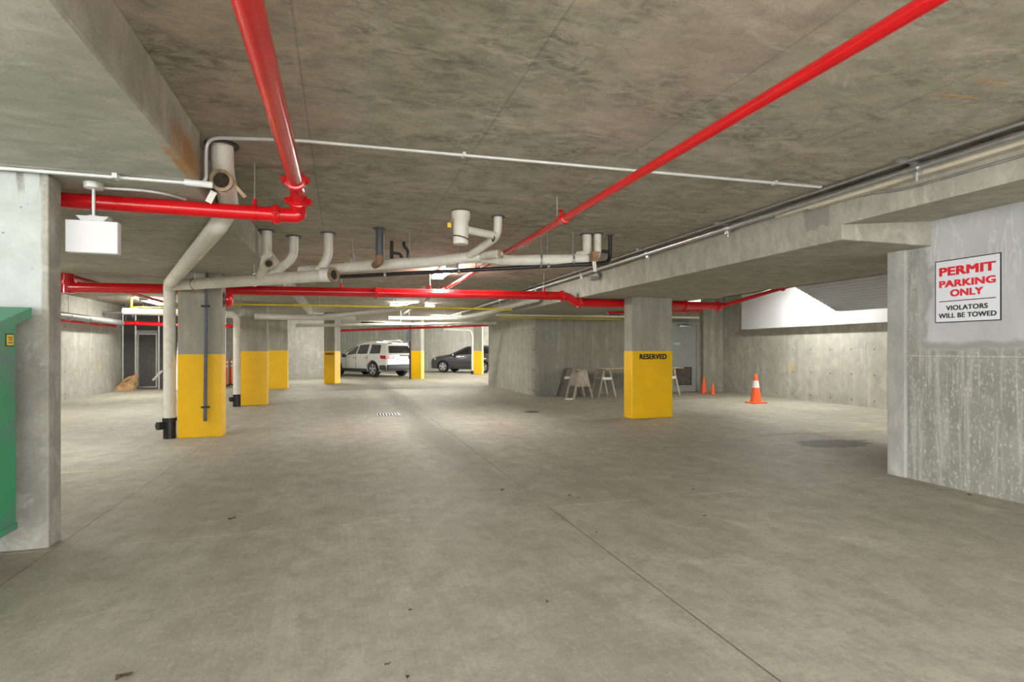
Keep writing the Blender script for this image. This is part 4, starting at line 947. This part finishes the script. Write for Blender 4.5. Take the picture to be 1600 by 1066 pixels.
def ringpt(rings, i0, f, j, g):                   # point on the left flank: between rings i0..i0+1 and ring points j..j+1
    a = Vector(rings[i0][j]).lerp(Vector(rings[i0][j+1]), g); b = Vector(rings[i0+1][j]).lerp(Vector(rings[i0+1][j+1]), g)
    return a.lerp(b, f)
def flank_x(rings, x, j, g):                      # same, addressed by x at the belt
    for i in range(len(rings)-1):
        a = Vector(rings[i][j]).lerp(Vector(rings[i][j+1]), g); b = Vector(rings[i+1][j]).lerp(Vector(rings[i+1][j+1]), g)
        if (a.x-x)*(b.x-x) <= 0 and abs(a.x-b.x) > 1e-6: return a.lerp(b, (x-a.x)/(b.x-a.x))
def side_windows(part, rings, j, spans):
    """spans: list of (x_bottom_front, x_bottom_rear, x_top_front, x_top_rear)"""
    for s_ in (1, -1):
        for (bf, br, tf, tr) in spans:
            q = [flank_x(rings, bf, j, .06), flank_x(rings, br, j, .06), flank_x(rings, tr, j, .86), flank_x(rings, tf, j, .86)]
            q = [Vector((p.x, s_*p.y, p.z)) for p in q]
            m = MB(); nn = 4; vs = []
            for k in range(nn+1):
                for l in range(nn+1):
                    p = q[0].lerp(q[1], k/nn).lerp(q[3].lerp(q[2], k/nn), l/nn); p.y += s_*.012; vs.append(p)
            fs = [(k*(nn+1)+l, k*(nn+1)+l+1, (k+1)*(nn+1)+l+1, (k+1)*(nn+1)+l) for k in range(nn) for l in range(nn)]
            o = len(vs); vs += [Vector((p.x, p.y-s_*.03, p.z)) for p in vs]
            fs += [tuple(o+i for i in f[::-1]) for f in fs]
            m.add(vs, fs); part(m, 'side_window', 'glass')

# ---- white SUV
def sec(x, hw, zs, zm, zb, hr, zr, dx=0.0, dr=0.0):
    """half section: sill, mid flank, shoulder, belt, roof edge, roof"""
    return [(x, hw*.55, zs), (x, hw*.95, zs+.02), (x+dx*.3, hw, zm), (x+dx*.6, hw*.985, zb-.08), (x+dx, hw*.955, zb), (x+dx+dr, hr, zr-.05), (x+dx+dr, hr*.86, zr), (x+dx+dr, hr*.4, zr+.025)]
Rs = [sec(2.52, .62, .36, .60, .72, .55, .80), sec(2.42, .84, .27, .62, .86, .74, .96), sec(2.15, .94, .25, .66, 1.00, .82, 1.08), sec(1.55, .985, .25, .70, 1.05, .85, 1.14),
      sec(1.15, .99, .25, .72, 1.08, .86, 1.17), sec(.62, .995, .25, .72, 1.10, .80, 1.40, 0, -.1), sec(.25, .995, .25, .72, 1.11, .75, 1.66, 0, -.15), sec(-.35, .995, .25, .72, 1.12, .74, 1.76, 0, -.05),
      sec(-1.1, .995, .25, .73, 1.13, .74, 1.77), sec(-1.75, .99, .27, .74, 1.14, .73, 1.74, 0, .03), sec(-2.12, .975, .30, .75, 1.15, .72, 1.70, 0, .1), sec(-2.42, .93, .36, .76, 1.15, .70, 1.66, -.0, .22), sec(-2.52, .84, .40, .76, 1.14, .66, 1.63, .02, .26)]
hd = math.radians(34); h = Vector((-math.sin(hd), math.cos(hd), 0)); rt = Vector((math.cos(hd), math.sin(hd), 0))
lr = Vector((1.62, 28.75, 0)); cen = lr + rt*.85 + h*1.5
WS = [(1.52, .86, .39), (1.52, -.86, .39), (-1.50, .86, .39), (-1.50, -.86, .39)]
suv, part = vehicle('suv', 'white SUV with dark lower trim parked between two yellow columns', 'car', cen, hd+math.pi/2, 'suvp', 5.05, 1.99, Rs, WS, None, None, None)
side_windows(part, Rs, 4, [(.72, -.10, .08, -.15), (-.20, -1.02, -.24, -1.02), (-1.22, -2.02, -1.22, -1.92)])
# rear window, tailgate and bumper
m = MB(); m.add([(-2.515, .74, 1.20), (-2.515, -.74, 1.20), (-2.29, -.60, 1.55), (-2.29, .60, 1.55), (-2.47, .74, 1.20), (-2.47, -.74, 1.20), (-2.25, -.60, 1.55), (-2.25, .60, 1.55)], [(0,1,2,3),(7,6,5,4),(0,4,5,1),(1,5,6,2),(2,6,7,3),(3,7,4,0)]); rw = part(m, 'rear_window', 'glass', smooth=False)
m = MB(); m.bar((-2.53, 0, 1.21), (-2.48, -.38, 1.30), .03, .02); part(m, 'rear_wiper', 'black', rw)
m = MB(); m.prism([(-2.10, .55, 1.70), (-2.42, .50, 1.66), (-2.42, -.50, 1.66), (-2.10, -.55, 1.70)], (0, 0, .04)); part(m, 'roof_spoiler', 'suvp', smooth=False)
m = MB(); m.box((-2.58, -.86, .36), (-2.30, .86, .64), .05); m.box((-2.44, .60, .36), (-1.98, .975, .62), .05); m.box((-2.44, -.975, .36), (-1.98, -.60, .62), .05); bp = part(m, 'rear_bumper', 'trim')
m = MB(); m.box((-2.545, -.55, 1.05), (-2.52, .10, 1.10), .008); part(m, 'tailgate_handle', 'trim')
m = MB(); m.box((-2.537, -.26, .80), (-2.527, .26, .92)); part(m, 'number_plate', 'refl', smooth=False)
for s_ in (1, -1):
    m = MB(); m.prism([(-2.56, s_*.48, .91), (-2.56, s_*.80, .91), (-2.47, s_*.93, .91), (-2.14, s_*1.0, .93), (-2.14, s_*.93, .93), (-2.40, s_*.80, .91), (-2.44, s_*.48, .91)], (0, 0, .16)); tl = part(m, 'tail_lamp', 'tail', smooth=False)
    m = MB(); m.box((-2.566, s_*.66-.10, .97), (-2.555, s_*.66+.10, 1.04), .004); part(m, 'clear_lens', 'clear', tl)
    m = MB(); m.box((-1.05, s_*1.0-.03, .26), (1.05, s_*1.0+.025, .42), .03); part(m, 'sill_trim', 'trim')
    m = MB(); m.tube([(-1.9, s_*.64, 1.73), (-1.75, s_*.64, 1.83), (-.35, s_*.66, 1.85), (.1, s_*.66, 1.74)], .022, 8, .1); part(m, 'roof_rail', 'chrome')
    m = MB(); m.lathe((.66, s_*1.02, 1.06), (.15, s_, .1), [(.05, 0), (.09, .06), (.10, .15), (.07, .22), (.02, .23)], 14); part(m, 'wing_mirror', 'trim')
    for hx in (-.05, -.98):
        m = MB(); m.box((hx-.1, s_*1.0-.02, .95), (hx+.1, s_*1.0+.03, .985), .008); part(m, 'door_handle', 'chrome')
    for hx in (.72, -.14, -1.08):
        m = MB(); m.box((hx-.005, s_*.99-.01, .45), (hx+.005, s_*.99+.010, 1.08)); part(m, 'door_seam', 'trim', smooth=False)
    m = MB(); m.prism([(2.40, s_*.55, .74), (2.40, s_*.55, .90), (2.16, s_*.93, .96), (2.10, s_*.955, .80)], (.06, s_*.02, 0)); part(m, 'head_lamp', 'clear', smooth=False)
m = MB(); m.add([(1.13, .80, 1.15), (1.13, -.80, 1.15), (.12, -.66, 1.66), (.12, .66, 1.66), (1.10, .80, 1.12), (1.10, -.80, 1.12), (.10, -.66, 1.63), (.10, .66, 1.63)], [(0,1,2,3),(7,6,5,4),(0,4,5,1),(1,5,6,2),(2,6,7,3),(3,7,4,0)]); part(m, 'windscreen', 'glass', smooth=False)
m = MB(); m.box((2.40, -.50, .50), (2.55, .50, .74), .03); part(m, 'grille', 'trim')

# ---- grey crossover
Rc = [sec(2.26, .60, .30, .50, .62, .5, .70), sec(2.16, .78, .22, .54, .76, .66, .86), sec(1.85, .88, .20, .60, .90, .74, .98), sec(1.25, .905, .20, .64, .98, .78, 1.06), sec(.95, .91, .20, .66, 1.01, .79, 1.10),
      sec(.35, .91, .20, .66, 1.04, .70, 1.40, 0, -.12), sec(-.05, .91, .20, .66, 1.05, .65, 1.58, 0, -.12), sec(-.7, .91, .20, .66, 1.07, .64, 1.66), sec(-1.4, .905, .22, .68, 1.10, .63, 1.62), sec(-1.9, .88, .28, .70, 1.12, .61, 1.52, 0, .05), sec(-2.2, .82, .34, .72, 1.10, .56, 1.42, 0, .14), sec(-2.28, .72, .40, .72, 1.06, .52, 1.36, 0, .18)]
fw = atd(693, 581, 34.2); rw_ = atd(764, 581, 33.2); dirv = Vector((fw.x-rw_.x, fw.y-rw_.y, 0)).normalized(); hg = math.atan2(dirv.y, dirv.x)
left = Vector((-dirv.y, dirv.x, 0)); cen = Vector((fw.x, fw.y, 0)) - dirv*1.32 - left*.80
WC = [(1.32, .79, .345), (1.32, -.79, .345), (-1.32, .79, .345), (-1.32, -.79, .345)]
car, part = vehicle('crossover_car', 'dark grey crossover parked in front of the far wall', 'car', cen, hg, 'greyp', 4.5, 1.82, Rc, WC, None, None, None)
side_windows(part, Rc, 4, [(.66, -.32, -.06, -.36), (-.42, -1.22, -.44, -1.18), (-1.32, -1.80, -1.30, -1.62)])
for s_ in (1, -1):
    m = MB(); m.prism([(-2.32, s_*.55, .92), (-2.30, s_*.74, .92), (-2.20, s_*.86, .92), (-1.85, s_*.92, .92), (-1.85, s_*.85, .92), (-2.15, s_*.55, .92)], (0, 0, .2)); part(m, 'tail_lamp', 'tail', smooth=False)
    m = MB(); m.prism([(2.14, s_*.56, .66), (2.12, s_*.60, .80), (1.80, s_*.86, .88), (1.84, s_*.875, .76)], (.05, s_*.02, 0)); part(m, 'head_lamp', 'clear', smooth=False)
    m = MB(); m.box((-.98, s_*.915-.03, .21), (.98, s_*.915+.02, .36), .03); part(m, 'sill_trim', 'trim')
    m = MB(); m.lathe((.58, s_*.93, 1.02), (.15, s_, .1), [(.04, 0), (.08, .05), (.09, .13), (.06, .19), (.02, .2)], 14); part(m, 'wing_mirror', 'greyp')
    m = MB(); m.tube([flank_x(Rc, .70, 4, .04)*1 if s_ > 0 else Vector((1, -1, 1))*flank_x(Rc, .70, 4, .04), flank_x(Rc, -1.8, 4, .04) if s_ > 0 else Vector((1, -1, 1))*flank_x(Rc, -1.8, 4, .04)], .014, 6); part(m, 'belt_chrome', 'chrome')
    for hx in (-.18, -1.08):
        m = MB(); m.box((hx-.09, s_*.915-.02, .88), (hx+.09, s_*.915+.02, .91), .008); part(m, 'door_handle', 'chrome')
m = MB(); m.add([(.93, .72, 1.09), (.93, -.72, 1.09), (-.16, -.58, 1.58), (-.16, .58, 1.58), (.90, .72, 1.06), (.90, -.72, 1.06), (-.18, -.58, 1.55), (-.18, .58, 1.55)], [(0,1,2,3),(7,6,5,4),(0,4,5,1),(1,5,6,2),(2,6,7,3),(3,7,4,0)]); part(m, 'windscreen', 'glass', smooth=False)
m = MB(); m.box((2.14, -.42, .40), (2.28, .42, .62), .03); part(m, 'grille', 'trim')
m = MB(); m.box((-2.34, -.74, .34), (-2.10, .74, .62), .05); part(m, 'rear_bumper', 'trim')
